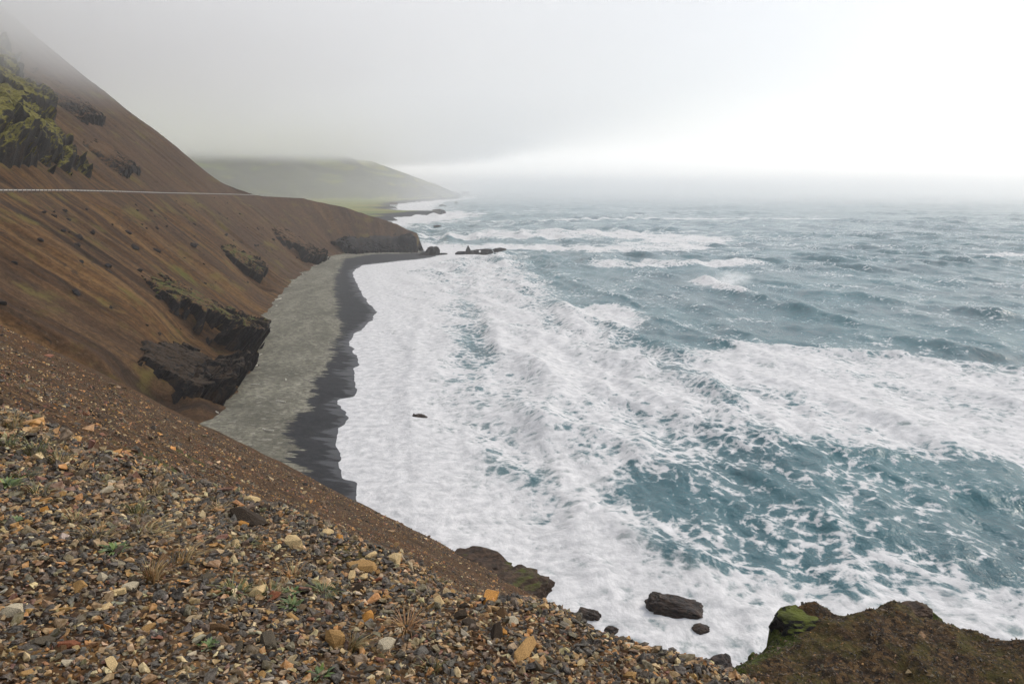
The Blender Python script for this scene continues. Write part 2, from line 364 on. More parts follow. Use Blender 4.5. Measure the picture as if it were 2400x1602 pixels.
def mat_simple(name, c, rough=.85, scale=8.0, var=.35, bump=.3, spec=.3):
    b = NT(name); T = b.n('ShaderNodeTexCoord').outputs['Object']; n = b.noise(T, scale, 5, .65)
    dark = tuple(x * (1 - var) for x in c); lite = tuple(min(1, x * (1 + var)) for x in c)
    return b.done(b.bsdf(b.mix(b.mapr(n, .32, .68), dark, lite), rough, spec, b.bump(n, bump, .02)))
def mat_attr(name, scale=60.0, rough=.8, bump=.4, dist=.01):
    b = NT(name); c = b.attr('tint', 'Color'); P = b.pos(); n = b.noise(P, scale, 4, .7)
    c = b.mix(b.mapr(n, .3, .7), b.mix(.45, c, (0, 0, 0)), b.mix(.12, c, (1, .95, .85)))
    return b.done(b.bsdf(c, rough, .3, b.bump(n, bump, dist)))
def mat_far():
    b = NT('far_land'); P = b.pos(); inl = b.attr('inland')
    N = b.n('ShaderNodeSeparateXYZ', {0: b.n('ShaderNodeNewGeometry').outputs['Normal']}).outputs['Z']
    n = b.noise(P, .006, 6, .65); n2 = b.noise(b.mapping(P, (1, .35, 1)), .03, 5, .65)
    c = b.mix(b.mapr(n, .4, .62), (.13, .165, .030), (.25, .225, .050))
    c = b.mix(b.mapr(n2, .5, .7, 0, .8), c, (.14, .105, .03))
    c = b.mix(b.mapr(N, .975, .915), c, b.mix(b.mapr(n2, .4, .6), (.050, .050, .046), (.075, .078, .052)))
    c = b.mix(b.mapr(b.math('ADD', inl, b.math('MULTIPLY', b.math('SUBTRACT', n2, .5), 60)), 34, 12), c, (.018, .019, .022))
    return b.done(b.bsdf(c, .95, .1))
def mat_vol(name, dens, g=.6, col=(1, 1, 1)):
    b = NT(name)
    v = b.n('ShaderNodeVolumePrincipled', {'Density': dens, 'Anisotropy': g, 'Color': (*col, 1)})
    return b.done(v.outputs[0], True)

M = {}
M['scree'] = mat_scree(); M['near'] = mat_near(); M['beach'] = mat_beach(); M['sea'] = mat_sea(); M['far'] = mat_far()
M['basalt'] = mat_rock('basalt', 0.0, (.008, .008, .010), (.034, .030, .028)); M['basalt_moss'] = mat_rock('mossy_basalt', .72, (.008, .008, .010), (.036, .031, .028)); M['crag'] = mat_rock('grassy_crag', 1.2, (.010, .010, .011), (.045, .038, .034), grass=(.21, .185, .034))
SCREE_CAP = (.150, .080, .032)
M['capped'] = mat_rock('scree_capped_rock', 0.0, (.007, .007, .009), (.034, .029, .026), cap=SCREE_CAP); M['capped_moss'] = mat_rock('mossy_scree_capped_rock', .48, (.007, .007, .009), (.034, .029, .026), cap=SCREE_CAP)
M['capped_dark'] = mat_rock('shade_capped_rock', 0.0, (.006, .006, .008), (.028, .024, .022), cap=(.055, .035, .019))  # cap colour darkened to paint in the shade of the hollow beneath the ledge
M['wet_rock'] = mat_rock('wet_rock', 0.0, (.008, .006, .006), (.055, .032, .021), True)
M['brown_rock'] = mat_rock('brown_rock', .15, (.030, .020, .015), (.10, .062, .038))
M['gravel'] = mat_attr('gravel_tint')
M['slope_gravel'] = mat_attr('slope_gravel_tint', 20.0, .9, .3, .03)

# ---------------------------------------------------------------- setting: sea
def build_sea():
    NR, NA = 720, 700
    az = np.radians(np.linspace(-38, 52, NA)); r = 46 * np.exp(np.linspace(0, math.log(5300 / 46), NR))
    R, A = np.meshgrid(r, az, indexing='ij'); X = R * np.sin(A); Y = R * np.cos(A)
    land = poly_dist(X, Y, land_poly(WATER))                     # + on land
    shore = -land
    FARS = [(-90, 560), (-190, 640), (-230, 800), (-165, 1005), (-114, 1280), (-205, 1386), (-240, 1700), (-264, 2284), (-200, 2900), (-235, 3514), (-500, 4500)]
    fshore = poly_dist(X, Y, FARS, False, False)
    nz1 = fbm(X / 38, Y / 38, seed=41, oct=4); nz2 = fbm(X / 12, Y / 12, seed=44, oct=3)
    # ---- foam density, metres on the plan
    F = np.full(X.shape, .06) + .07 * nz1 + .04 * sstep(300, 120, R)
    def area(poly, dens, soft, wob=8.0):
        nonlocal F
        d = poly_dist(X, Y, poly) + wob * nz1 + .35 * wob * nz2
        F = np.maximum(F, dens * sstep(-soft, soft, d))
    def lower(poly, dens, soft, wob=5.0):
        nonlocal F
        d = poly_dist(X, Y, poly) + wob * nz1 + .3 * wob * nz2
        k = sstep(-soft, soft, d); F = F * (1 - k) + np.minimum(F, dens) * k
    # surf zone along the beach
    area([(-60, 80), (8, 60), (22, 60), (27, 90), (14, 101), (20, 112), (27, 125), (49, 140), (50, 215), (30, 245), (14, 300), (16, 360), (4, 440), (0, 545), (-40, 560), (-140, 560), (-140, 100)], .50, 14)
    area([(-60, 100), (-8, 90), (0, 130), (-6, 200), (-12, 300), (-30, 400), (-50, 480), (-60, 540), (-140, 560)], .61, 18)
    # broad foam sheet further out
    area([(36, 222), (41, 175), (45, 134), (64, 129), (90, 114), (150, 105), (170, 170), (124, 196), (96, 210), (64, 224)], .53, 10, 9)
    area([(0, 50), (30, 50), (75, 60), (80, 80), (52, 82), (34, 84), (20, 93), (0, 90)], .50, 6, 5)
    area([(30, 84), (55, 84), (80, 90), (130, 112), (110, 122), (60, 122), (30, 118), (16, 104), (20, 92)], .16, 6, 4)
    lower([(15, 103), (27, 119), (44, 124), (40, 110), (30, 100), (19, 92)], .13, 3, 2)
    # breaker bands offshore (crest runs, white water trailing shoreward)
    def band(pts, w, dens, wob=3.0):
        nonlocal F
        d = poly_dist(X, Y, pts, False, False) + wob * nz2 + wob * nz1
        F = np.maximum(F, dens * sstep(w, w * .35, d))
    area([(18, 292), (33, 238), (40, 250), (46, 285), (36, 300)], .54, 6, 5)
    band([(56, 452), (95, 458), (131, 458)], 20, .56, 7)
    band([(2, 590), (60, 560), (120, 600), (153, 678)], 46, .56, 22)
    band([(2, 773), (80, 760), (150, 690)], 70, .52, 26)
    band([(90, 372), (94, 345), (96, 326)], 9, .66, 3)
    band([(-80, 1000), (60, 1050), (200, 1100), (420, 1090)], 26, .5, 10)
    band([(300, 520), (380, 500)], 9, .55, 5); band([(-60, 700), (40, 700)], 40, .66, 14)
    F = np.maximum(F, .9 * sstep(110, 20, fshore) * (1 - .25 * nz1))
    F = np.maximum(F, .88 * sstep(58, 6, shore + 10 * nz1) + .12 * sstep(8, 0, shore))
    su = fbm((X + .25 * Y) / 11, (Y - .25 * X) / 46, seed=46, oct=4)
    F = F + .30 * su * sstep(.3, .55, F) * sstep(6, 35, shore)
    line = [(-20, 300), (-14, 240), (-11, 187), (-4, 140), (0, 113), (1, 86)]
    dl = poly_dist(X, Y, line, False, False) + 5 * nz1 + 2 * nz2
    F = F - .15 * sstep(16, 3, dl)
    dl2 = poly_dist(X, Y, [(x_ + 10, y_) for x_, y_ in line], False, False) + 4 * nz1
    F = F + .16 * sstep(6, 1, dl2)
    stk = fbm(X / 70 + Y / 90, Y / 13, seed=48, oct=4)
    F = F + .42 * stk * sstep(420, 560, Y) * sstep(420, 120, X - .12 * (Y - 500)) * sstep(2600, 1200, Y)
    F = F + (.10 * nz2 + .07 * fbm(X / 5, Y / 5, seed=45, oct=2)) * sstep(.3, .6, F) * sstep(4, 30, shore)
    # ---- swell: long crests running in towards the beach, plus chop
    damp = sstep(2, 70, shore) * .85 + .15 * sstep(0, 8, shore)
    fine = np.clip(1.0, 0, 1)
    Z = np.zeros(X.shape)
    rg = np.random.default_rng(5)
    for i in range(46):
        lam = 64 * (.90 ** i) + 2.2
        th = math.radians(198) + rg.normal(0, .32 + .012 * i)
        k = 2 * math.pi / lam; ph = rg.uniform(0, 6.28)
        res = np.clip((lam / (R * .0072 * 2.4)) - .8, 0, 1)                # drop what the grid cannot carry
        wv = np.sin(k * (X * math.cos(th) + Y * math.sin(th)) + ph + 1.1 * nz1)
        Z += (.0060 * lam ** 1.02) * (2.0 if lam > 14 else .9) * res * (1.0 - np.abs(wv)) * 1.25 - .003 * lam * res
    grp = .55 + .75 * sstep(-.3, .5, fbm(X / 120, Y / 120, seed=47, oct=2))
    Z = Z * damp * grp
    for k_, a_ in ((20, .35), (44, .6), (70, .75), (100, .9)):                       # rollers following the shore
        q_ = shore + 9 * nz1 + 2.5 * nz2 - k_; br = a_ * sstep(-.5, .3, fbm(X / 40, Y / 55, seed=60 + k_, oct=2)) * sstep(560, 480, Y)
        Z += br * np.where(q_ < 0, np.exp(-(q_ / 1.6) ** 2), np.exp(-(q_ / 6.0) ** 2)); F = F + .10 * br * np.exp(-((q_ - 4) / 4) ** 2) - .14 * br * np.exp(-((q_ + 5) / 4) ** 2)
    # breaking crests as raised ridges
    def crest(pts, h, w, wob=1.5):
        nonlocal Z
        x0 = np.asarray(pts, float)
        d = poly_dist(X + wob * nz2, Y, pts, False, False)
        Z += .6 * h * np.exp(-(d / w) ** 2) * (1 + .6 * nz2 + .5 * nz1)
    crest([(90, 378), (93, 350), (95, 330), (97, 305)], 4.2, 5.0)
    crest([(100, 300), (112, 262), (118, 230), (126, 205)], 2.4, 5)
    crest([(18, 294), (25, 265), (33, 240), (44, 200)], 1.9, 3.5)
    crest([(128, 330), (150, 300), (168, 270)], 2.6, 6); crest([(54, 448), (95, 452), (140, 462)], 2.8, 7)
    crest([(60, 222), (80, 214), (100, 205), (124, 190)], 1.8, 3.5); crest([(45, 134), (55, 129), (66, 127)], 1.1, 2.2)
    crest([(x_ + 9, y_) for x_, y_ in line], .8, 2.4); crest([(-34, 300), (-27, 220), (-22, 160), (-14, 120)], .45, 2.0)
    crest([(14, 103), (15, 97), (20, 90), (28, 86)], .9, 2.2); crest([(190, 380), (240, 330)], 2.6, 8); crest([(260, 470), (330, 420)], 2.6, 9)
    Z += .22 * F * damp * fbm(X / 3.2, Y / 3.2, seed=49, oct=2) * sstep(700, 250, R)
    V = np.stack([X, Y, Z - .05], -1).reshape(-1, 3)
    o = obj('sea', mesh_np('sea', V, grid_faces(NR, NA)[:, ::-1], M['sea'], True, {'foam': F.ravel(), 'far': R.ravel()}))
    tag(o, kind='structure')
build_sea()

# ---------------------------------------------------------------- setting: beach
def build_beach():
    xs = np.linspace(-135, -8, 165); ys = np.linspace(86, 572, 560)
    X, Y = np.meshgrid(xs, ys, indexing='ij')
    wob = .9 * vnoise(X / 5, Y / 5, seed=61) + .5 * vnoise(X / 2.2, Y / 2.2, seed=62)
    ds = poly_dist(X, Y, land_poly(WATER)) + wob * .6
    dw = poly_dist(X, Y, land_poly(WETL))
    Z = np.where(ds > 0, 2.6 * (1 - np.exp(-ds / 26)), .10 * ds) + .05 * fbm(X / 3, Y / 3, seed=63)
    V = np.stack([X, Y, np.maximum(Z, -3)], -1).reshape(-1, 3)
    tag(obj('beach', mesh_np('beach', V, grid_faces(len(xs), len(ys)), M['beach'], True, {'dsea': ds.ravel(), 'dwet': dw.ravel()})), kind='structure')
build_beach()

# ---------------------------------------------------------------- setting: hillside, road
MOSS = [(146, 24, 7, 9, .62), (166, 26, 6, 9, .55), (118, 26, 9, 6, .42), (196, 24, 6, 8, .4)]
def build_hill():
    s = np.linspace(0, _sl[-1], 620); t = np.concatenate([np.linspace(-10, 75, 130), np.linspace(76, 240, 120)])
    S, T = np.meshgrid(s, t, indexing='ij')
    V = hill(S, T)
    moss = np.zeros(S.shape)
    for (ms, mt, ws, wt_, a) in MOSS: moss = np.maximum(moss, a * np.exp(-((S - ms) / ws) ** 2 - ((T - mt) / wt_) ** 2))
    purple = sstep(170, 330, S)
    o = obj('hillside', mesh_np('hillside', V.reshape(-1, 3), grid_faces(len(s), len(t))[:, ::-1], M['scree'], True,
            {'st': np.stack([S, T, 0 * S], -1).reshape(-1, 3), 'moss': moss.ravel(), 'purple': purple.ravel()}))
    tag(o, kind='structure')
build_hill()

# ---------------------------------------------------------------- setting: ground under the viewpoint
def build_near():
    u = np.linspace(-1, 1, 520); v = np.linspace(0, 1, 420)
    # denser towards the viewpoint
    xs = 78 * np.sign(u) * np.abs(u) ** 2.2 - 8; ys = -6 + 140 * v ** 2.0
    X, Y = np.meshgrid(xs, ys, indexing='ij')
    V = np.stack([X, Y, ground_near(X, Y)], -1).reshape(-1, 3)
    tag(obj('gravel_slope', mesh_np('gravel_slope', V, grid_faces(len(xs), len(ys)), M['near'], True)), kind='structure')
build_near()

# ---------------------------------------------------------------- setting: road and guardrail
def tr_of(s): return (np.interp(s, _sl, _sa[:, 4]) - 1.6 + .285 * 5) / .735
def build_road():
    s = np.linspace(2, 413, 160); T = tr_of(s)
    rows = [hill(s, T + k, False) + np.array([0, 0, .03]) for k in (1.6, 4.4, 7.4)]
    V = np.stack(rows, 1).reshape(-1, 3)
    b = NT('asphalt'); n = b.noise(b.pos(), 1.5, 4, .6)
    m = b.done(b.bsdf(b.mix(b.mapr(n, .35, .65), (.045, .045, .047), (.070, .069, .068)), .9, .3))
    tag(obj('road', mesh_np('road', V, grid_faces(len(s), 3)[:, ::-1], m)), kind='structure')
    steel = mat_simple('galvanised_steel', (.52, .52, .50), .5, 2.0, .15, .05)
    dark = mat_simple('weathered_post', (.16, .15, .14), .7, 3.0, .3, .1)
    g = empty('guardrail', tuple(hill(np.array(150.), tr_of(150.) + .8, False)))
    tag(g, 'long pale metal guardrail along the road cut across the brown hillside', 'guardrail')
    org = Vector(g.location)
    sp = np.arange(6, 408, 2.9); pts = hill(sp, tr_of(sp) + .8, False) - np.array(org)
    # W-beam as a folded strip with thickness
    prof = [(-.03, .48), (.05, .53), (-.01, .63), (.05, .73), (-.03, .78), (-.10, .78), (-.10, .48)]
    dirs = np.gradient(pts, axis=0); nrm = np.stack([dirs[:, 1], -dirs[:, 0]], -1); nrm /= np.linalg.norm(nrm, axis=1)[:, None]
    V = np.array([[(p[0] + nn[0] * a, p[1] + nn[1] * a, p[2] + h) for a, h in prof + prof[:1]] for p, nn in zip(pts, nrm)])
    obj('rail', mesh_np('rail', V.reshape(-1, 3), grid_faces(len(pts), len(prof) + 1), steel, False), g)
    bm = bmesh.new(); bmesh.ops.create_cube(bm, size=1)
    for v in bm.verts: v.co = Vector((v.co.x * .14, v.co.y * .16, v.co.z * 1.3 + .28))
    bmesh.ops.bevel(bm, geom=bm.edges[:], offset=.012, segments=1, affect='EDGES')
    pm = bpy.data.meshes.new('post'); bm.to_mesh(pm); bm.free(); pm.materials.append(dark)
    for p, nn in zip(pts, nrm):
        o = obj('post', pm, g); o.location = (p[0] + nn[0] * .09, p[1] + nn[1] * .09, p[2]); o.rotation_euler = (0, 0, math.atan2(nn[1], nn[0]))
build_road()

# ---------------------------------------------------------------- setting: far coast
FARS = [(-66, 556), (-150, 600), (-200, 680), (-232, 800), (-205, 900), (-166, 1005), (-150, 1060), (-185, 1120), (-150, 1200), (-114, 1280), (-150, 1310), (-205, 1386), (-235, 1500), (-225, 1560), (-262, 1750), (-285, 2000), (-264, 2284), (-235, 2500), (-215, 2700), (-190, 2900), (-205, 3200), (-236, 3514), (-420, 4200), (-600, 4700)]
def build_far():
    xs = np.concatenate([np.linspace(-1900, -420, 100), np.linspace(-410, -60, 150)]); ys = 560 * np.exp(np.linspace(0, math.log(4600 / 560), 330))
    X, Y = np.meshgrid(xs, ys, indexing='ij')
    poly = FARS + [(-3000, 4700), (-3000, 556)]
    d = poly_dist(X, Y, poly) + 16 * fbm(X / 60, Y / 60, seed=71, oct=4) + 5 * fbm(X / 14, Y / 14, seed=72, oct=3)
    n = fbm(X / 260, Y / 260, seed=73, oct=5)
    z = np.where(d > 0, 5.5 * sstep(0, 9, d) + .012 * d + 1.2 * n, d * .3)
    inl = d - np.interp(Y, [560, 1500, 2100, 2500, 2800, 4600], [420, 470, 330, 70, 16, 10]) + 60 * n
    hillz = np.maximum(inl, 0) * np.interp(Y, [560, 2300, 3000, 4600], [.46, .46, .46, .46]); hillz = 300 * (1 - np.exp(-hillz / 300))
    hillz *= 1 + .18 * fbm(X / 120, Y / 120, seed=74, oct=4)
    z = np.maximum(z + np.maximum(hillz, 0), -4)
    V = np.stack([X, Y, z], -1).reshape(-1, 3)
    tag(obj('coastal_plain', mesh_np('coastal_plain', V, grid_faces(len(xs), len(ys)), M['far'], True, {'inland': d.ravel()})), kind='structure')
build_far()

# ---------------------------------------------------------------- setting: knoll to the right of the gully
KN = [(6.6, 22), (7.2, 24.9), (8.4, 26.8), (9.6, 27.6), (10.6, 28.6), (10.9, 29.8), (12.4, 30.3), (13.2, 29.5), (14.6, 29.9), (16.0, 30.5), (17.0, 30.4), (17.9, 29.3), (19.8, 28.1), (23, 26.6), (30, 24), (44, 18), (44, -2), (14, -2), (7, 8), (5.5, 16)]
def knoll_z(X, Y, full=False):
    d = poly_dist(X, Y, KN) + .55 * fbm(X / 1.6, Y / 1.6, seed=81, oct=4) + .25 * fbm(X / .5, Y / .5, seed=82, oct=2)
    top = 28.2 + .10 * (Y - 28) - .014 * (X - 14) + .5 * fbm(X / 3.5, Y / 3.5, seed=83, oct=4) + .14 * fbm(X / .7, Y / .7, seed=84, oct=3) + .05 * fbm(X / .22, Y / .22, seed=85, oct=2)
    top += .55 * np.exp(-((X - 11.9) / 1.0) ** 2 - ((Y - 29.6) / .8) ** 2) + .15 * np.exp(-((X - 16.4) / 1.2) ** 2 - ((Y - 30.2) / .5) ** 2)
    out_ = np.maximum(-d, 0)
    st = .45 * np.round(out_ * 1.6) / 1.6 + .55 * out_
    z = top - .5 * sstep(.9, 0, d) - st * (3.2 + 1.2 * fbm(X / 2, Y / 2, seed=86)) 
    return (z, d) if full else z
def build_knoll():
    xs = np.concatenate([np.linspace(-4, 26, 330), np.linspace(26.3, 60, 50)]); ys = np.concatenate([np.linspace(-6, 15, 40), np.linspace(15.2, 40, 270), np.linspace(40.4, 56, 30)])
    X, Y = np.meshgrid(xs, ys, indexing='ij')
    z, d = knoll_z(X, Y, True)
    green = sstep(1.5, .2, d) * sstep(15, 9.5, X) + .9 * np.exp(-((X - 17.3) / .8) ** 2) * sstep(.9, .2, d) + .65 * sstep(.8, .1, d)
    b = NT('knoll_soil'); P = b.pos(); g = b.attr('green')
    v = b.voro(P, 7.0); r = b.n('ShaderNodeSeparateColor', {'Color': v}).outputs[0]
    n1 = b.noise(P, .8, 5, .65); n2 = b.noise(P, 5.0, 4, .7)
    c = b.ramp(r, [(0, (.020, .014, .010)), (.5, (.060, .036, .016)), (.8, (.110, .062, .026)), (1, (.16, .10, .045))])
    c = b.mix(b.mapr(n2, .35, .65), b.mix(.6, c, (.010, .008, .007)), c)
    c = b.mix(b.mapr(n1, .46, .66, 0, .6), c, (.085, .075, .020))
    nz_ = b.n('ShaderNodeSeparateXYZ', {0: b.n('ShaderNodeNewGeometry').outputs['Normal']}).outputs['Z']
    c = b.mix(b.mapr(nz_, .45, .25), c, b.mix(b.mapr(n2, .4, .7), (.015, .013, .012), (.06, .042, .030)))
    gm = b.mapr(b.math('ADD', g, b.math('MULTIPLY', b.math('SUBTRACT', n1, .5), 2.2)), .40, .75)
    c = b.mix(gm, c, b.mix(b.mapr(n2, .35, .65), (.024, .036, .008), (.095, .105, .022)))
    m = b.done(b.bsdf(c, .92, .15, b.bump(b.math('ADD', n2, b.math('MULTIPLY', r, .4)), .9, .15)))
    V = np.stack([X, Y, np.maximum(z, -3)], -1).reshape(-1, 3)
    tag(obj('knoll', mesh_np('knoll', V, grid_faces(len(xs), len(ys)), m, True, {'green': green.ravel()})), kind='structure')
build_knoll()

# ---------------------------------------------------------------- rock outcrops on the hillside
def outcrop(name, label, s0, s1, t0, t2, amp, mat, seed, rough=1.0, edge=None, terraces=0, ns=200, nt=150, sink=2.5, cat='outcrop', cell=4.0, near_w=.05, far_w=.2, back=.55, jit=1.0):
    """fractured rock standing proud of the slope: sheer lower and near sides, top running back into the hill"""
    S, T = np.meshgrid(np.linspace(s0, s1, ns), np.linspace(t0 - 2, t2 + 2, nt), indexing='ij')
    wob = fbm(T / 6, S / 9, seed=seed, oct=4); f = (S - s0) / (s1 - s0)
    wx = S + 1.6 * fbm(S / 4, T / 4, seed=seed + 9, oct=2); wy = T + 1.6 * fbm(S / 4, T / 4, seed=seed + 10, oct=2)
    c0, e0 = worley(wx / (cell * 2.2), wy / (cell * 1.6), seed + 4); c1, e1 = worley(wx / cell, wy / (cell * .8), seed + 5); c2, e2 = worley(wx / (cell * .36), wy / (cell * .32), seed + 6)
    se = edge(T) if edge is not None else 0
    j_ = jit * (.05 * c1 + .03 * c2)
    m = sstep(0, near_w, f + .14 * wob + j_ - .09) * sstep(0, far_w, 1 - f - se + .12 * wob + j_ - .06)
    u = (T - t0) / (t2 - t0) + jit * (.10 * c1 + .05 * c2) + .10 * wob
    u0 = (T - t0) / (t2 - t0) + .06 * wob; prof = sstep(.02, .12, u) * np.clip((1.0 - u0) / back, 0, 1) ** .8
    if terraces:                                            # broken into ledges and low cliffs
        ph = u * terraces + .9 * fbm(S / 26, T / 40, seed=seed + 11, oct=2); k = np.floor(ph); ph = ph - k
        prof = prof * .55 + .45 * sstep(0, .05, u) * sstep(1.0, .85, u) * np.where(ph < .12, ph / .12, (1 - ph) / .88) * (.6 + .6 * _hash(k, k * 0, k * 0, seed))
    act = m * sstep(.0, .05, u) * sstep(1.0, .9, u)
    blk = fbm(S / 5.5, T / 4.5, seed=seed + 3, oct=4)
    d = act * rough * (1.0 * c0 + .8 * c1 + .35 * c2 + 1.0 * blk - .5 * sstep(.16, 0, e1) - .25 * sstep(.16, 0, e2) + .5)
    if not terraces: d = d * (.18 + .82 * sstep(.55, .25, u)) + act * .3
    off = amp * prof * m + d - sink * (1 - act)
    P = hill(S, T); l = np.hypot(np.interp(S, _sl, _sa[:, 2]), np.interp(S, _sl, _sa[:, 3]))
    ox = -np.interp(S, _sl, _sa[:, 2]) / l; oy = -np.interp(S, _sl, _sa[:, 3]) / l
    V = np.stack([P[..., 0] + ox * off * .62, P[..., 1] + oy * off * .62, P[..., 2] + off * .78], -1)
    base = hill(np.array((s0 + s1) / 2), np.array(t0))
    o = obj(name, mesh_np(name, V.reshape(-1, 3) - base, grid_faces(ns, nt)[:, ::-1], mat, False)); o.location = tuple(base)
    return tag(o, label, cat)
outcrop('rock_outcrop', 'tall dark cliff draped with bright green moss above the beach', 90, 148, .3, 27, 5.0, M['capped_moss'], 101, 1.2, near_w=.07, far_w=.4, back=1.0)
outcrop('rock_outcrop', 'black bare rock face with shade-darkened top at the foot of the brown scree', 46, 98, .3, 17, 3.0, M['capped_dark'], 113, 1.5, near_w=.08, far_w=.4, back=1.0)
outcrop('rock_outcrop', 'small dark rock knob with yellowish grass cap halfway up the scree', 222, 256, 10, 28, 3.6, M['capped_moss'], 121, .8, ns=120, nt=90, near_w=.09, far_w=.35, back=1.0)
outcrop('rock_outcrop', 'dark jagged cliff rising where the beach bends at its head', 346, 392, .5, 29, 5.0, M['capped'], 133, 1.1, near_w=.09, far_w=.3, back=1.0)
outcrop('rock_outcrop', 'layered dark cliff at the tip of the low headland', 410, 466, -3, 15, 3.0, M['basalt'], 142, .8, far_w=.05, back=.35)
outcrop('rock_rib', 'dark rocky rib half hidden by fog high on the brown mountain slope', 272, 322, 106, 146, 3.6, M['capped'], 171, .7, near_w=.3, far_w=.15, back=1.0, sink=1.5, jit=.4)
outcrop('rock_rib', 'dark rocky rib on the mountain slope just above the road guardrail', 236, 282, 74, 96, 2.8, M['capped'], 181, .55, near_w=.3, far_w=.15, back=1.0, sink=1.5, jit=.4)
outcrop('grassy_crag', 'steep crag of green and yellow grass ledges over black rock above the road', 70, 330, 74, 170, 14, M['crag'], 155, 1.1,
        edge=lambda T: np.interp(T, [84, 92, 110, 130, 165], [.44, .40, .25, .14, .02]), terraces=4, ns=280, nt=220, sink=2.5, cat='crag', cell=8.0, far_w=.07, near_w=.1, back=.8, jit=.10)

# ---------------------------------------------------------------- rocks standing in the surf
def blob(name, loc, dims, seed, mat, rz=0, rough=.35, sub=4, shape=None, label=None, cat='rock', group=None):
    bm = bmesh.new(); bmesh.ops.create_icosphere(bm, subdivisions=sub, radius=1)
    me = bpy.data.meshes.new(name); bm.to_mesh(me); bm.free()
    co = np.empty(len(me.vertices) * 3, np.float32); me.vertices.foreach_get('co', co); co = co.reshape(-1, 3).astype(float)
    x, y, z = co.T; nrm = co.copy()
    q = np.sign(co) * np.abs(co) ** .75
    d = rough * (1.1 * fbm(x * 1.6 + seed, y * 1.6, z * 1.6, seed=seed, oct=4) + .5 * np.abs(fbm(x * 4 + seed, y * 4, z * 3, seed=seed + 1, oct=3)))
    c2 = q * (1 + d)[:, None]
    if shape is not None: c2 = shape(c2)
    c2 = c2 * np.array(dims)
    me.vertices.foreach_set('co', c2.astype(np.float32).ravel()); me.polygons.foreach_set('use_smooth', np.zeros(len(me.polygons), bool)); me.update()
    me.materials.append(mat)
    o = obj(name, me); o.location = loc; o.rotation_euler = (0, 0, rz)
    return tag(o, label, cat, group)
def wedge(c):
    c = c.copy(); c[:, 2] *= .75 + .45 * np.clip(-c[:, 0], -1, 1); c[:, 2] += .12 * np.sin(c[:, 0] * 3); return c
def spike(c):
    c = c.copy(); k = np.clip(c[:, 2], 0, 1.5); c[:, 0] *= 1 - .5 * k; c[:, 1] *= 1 - .5 * k; return c
blob('sea_boulder', (17.6, 78.2, .35), (3.1, 1.8, 1.7), 3, M['wet_rock'], -.25, .30, 5, wedge, 'big brown wet boulder in the foam between the slope and the mossy knoll')
blob('sea_rock', (19.4, 74.3, .1), (1.0, .8, .8), 5, M['wet_rock'], .4, .35, 4, None, 'small black rock at the front foot of the big brown sea boulder')
blob('sea_rock', (8.2, 77.6, .1), (1.25, .8, .6), 6, M['wet_rock'], -.4, .35, 4, None, 'flat dark rock in the foam left of the big sea boulder')
blob('sea_rock', (10.2, 74.6, .0), (.75, .6, .5), 8, M['wet_rock'], .8, .35, 4, None, 'little dark rock awash between the flat rock and the slope')
blob('sea_rock', (13.9, 69.8, .1), (1.0, .7, .55), 9, M['wet_rock'], -.5, .35, 4, None, 'dark flat-topped rock in the foam just below the gravel edge')
blob('sea_rock', (19.0, 66.6, .4), (1.7, 1.3, 1.7), 12, M['wet_rock'], .1, .35, 4, None, 'rounded dark grey rock wedged at the foot of the mossy knoll')
blob('sea_rock', (-18.0, 150.5, .2), (1.5, 1.0, 1.0), 14, M['wet_rock'], .2, .35, 4, wedge, 'lone black rock surrounded by white foam off the black beach')
# the line of stacks off the headland
blob('sea_stack', (-52.5, 528, 1.6), (4.2, 3.6, 4.2), 21, M['basalt'], .3, .34, 4, None, 'rounded dark sea stack close to the headland tip', 'sea stack')
blob('sea_rock', (-57.5, 523, .3), (2.6, 2.0, 1.5), 22, M['basalt'], .3, .34, 4, None, 'low dark rock between the headland tip and the rounded stack')
blob('sea_rock', (-60, 517, .2), (2.2, 1.6, 1.0), 28, M['basalt'], .9, .34, 4, None, 'low black rock awash on the beach side of the headland')
blob('sea_rock', (-45.5, 530, .2), (2.6, 1.5, 1.0), 23, M['basalt'], .1, .34, 4, None, 'flat wave-washed rock between the two groups of stacks')
blob('sea_stack', (-29.0, 529, 1.8), (1.9, 1.9, 3.9), 24, M['basalt'], .1, .30, 4, spike, 'pointed dark pinnacle of the offshore stacks', 'sea stack')
blob('sea_rock', (-33.8, 530, .6), (4.0, 2.4, 1.7), 25, M['basalt'], .1, .34, 4, None, 'low dark ledge beside the pointed pinnacle')
blob('sea_stack', (-8.0, 533, 1.3), (4.6, 3.0, 2.9), 26, M['basalt'], .1, .34, 4, None, 'blunt dark stack at the seaward end of the row', 'sea stack')
def arch():
    # long low stack pierced by a small hole
    nx, nz_ = 60, 1
    rg = np.random.default_rng(3)
    o = blob('sea_stack', (-20.0, 531, .9), (7.5, 2.6, 2.9), 31, M['basalt'], .05, .34, 5, None, 'long low sea stack pierced by a small arch', 'sea stack')
    bm = bmesh.new(); bm.from_mesh(o.data)
    kill = [f for f in bm.faces if (f.calc_center_median().x + 1.4) ** 2 / .8 + (f.calc_center_median().z - 1.3) ** 2 / .7 < 1]
    bmesh.ops.delete(bm, geom=kill, context='FACES')
    loops = [e for e in bm.edges if e.is_boundary]
    try: bmesh.ops.bridge_loops(bm, edges=loops)
    except Exception: pass
    bm.to_mesh(o.data); bm.free()
arch()
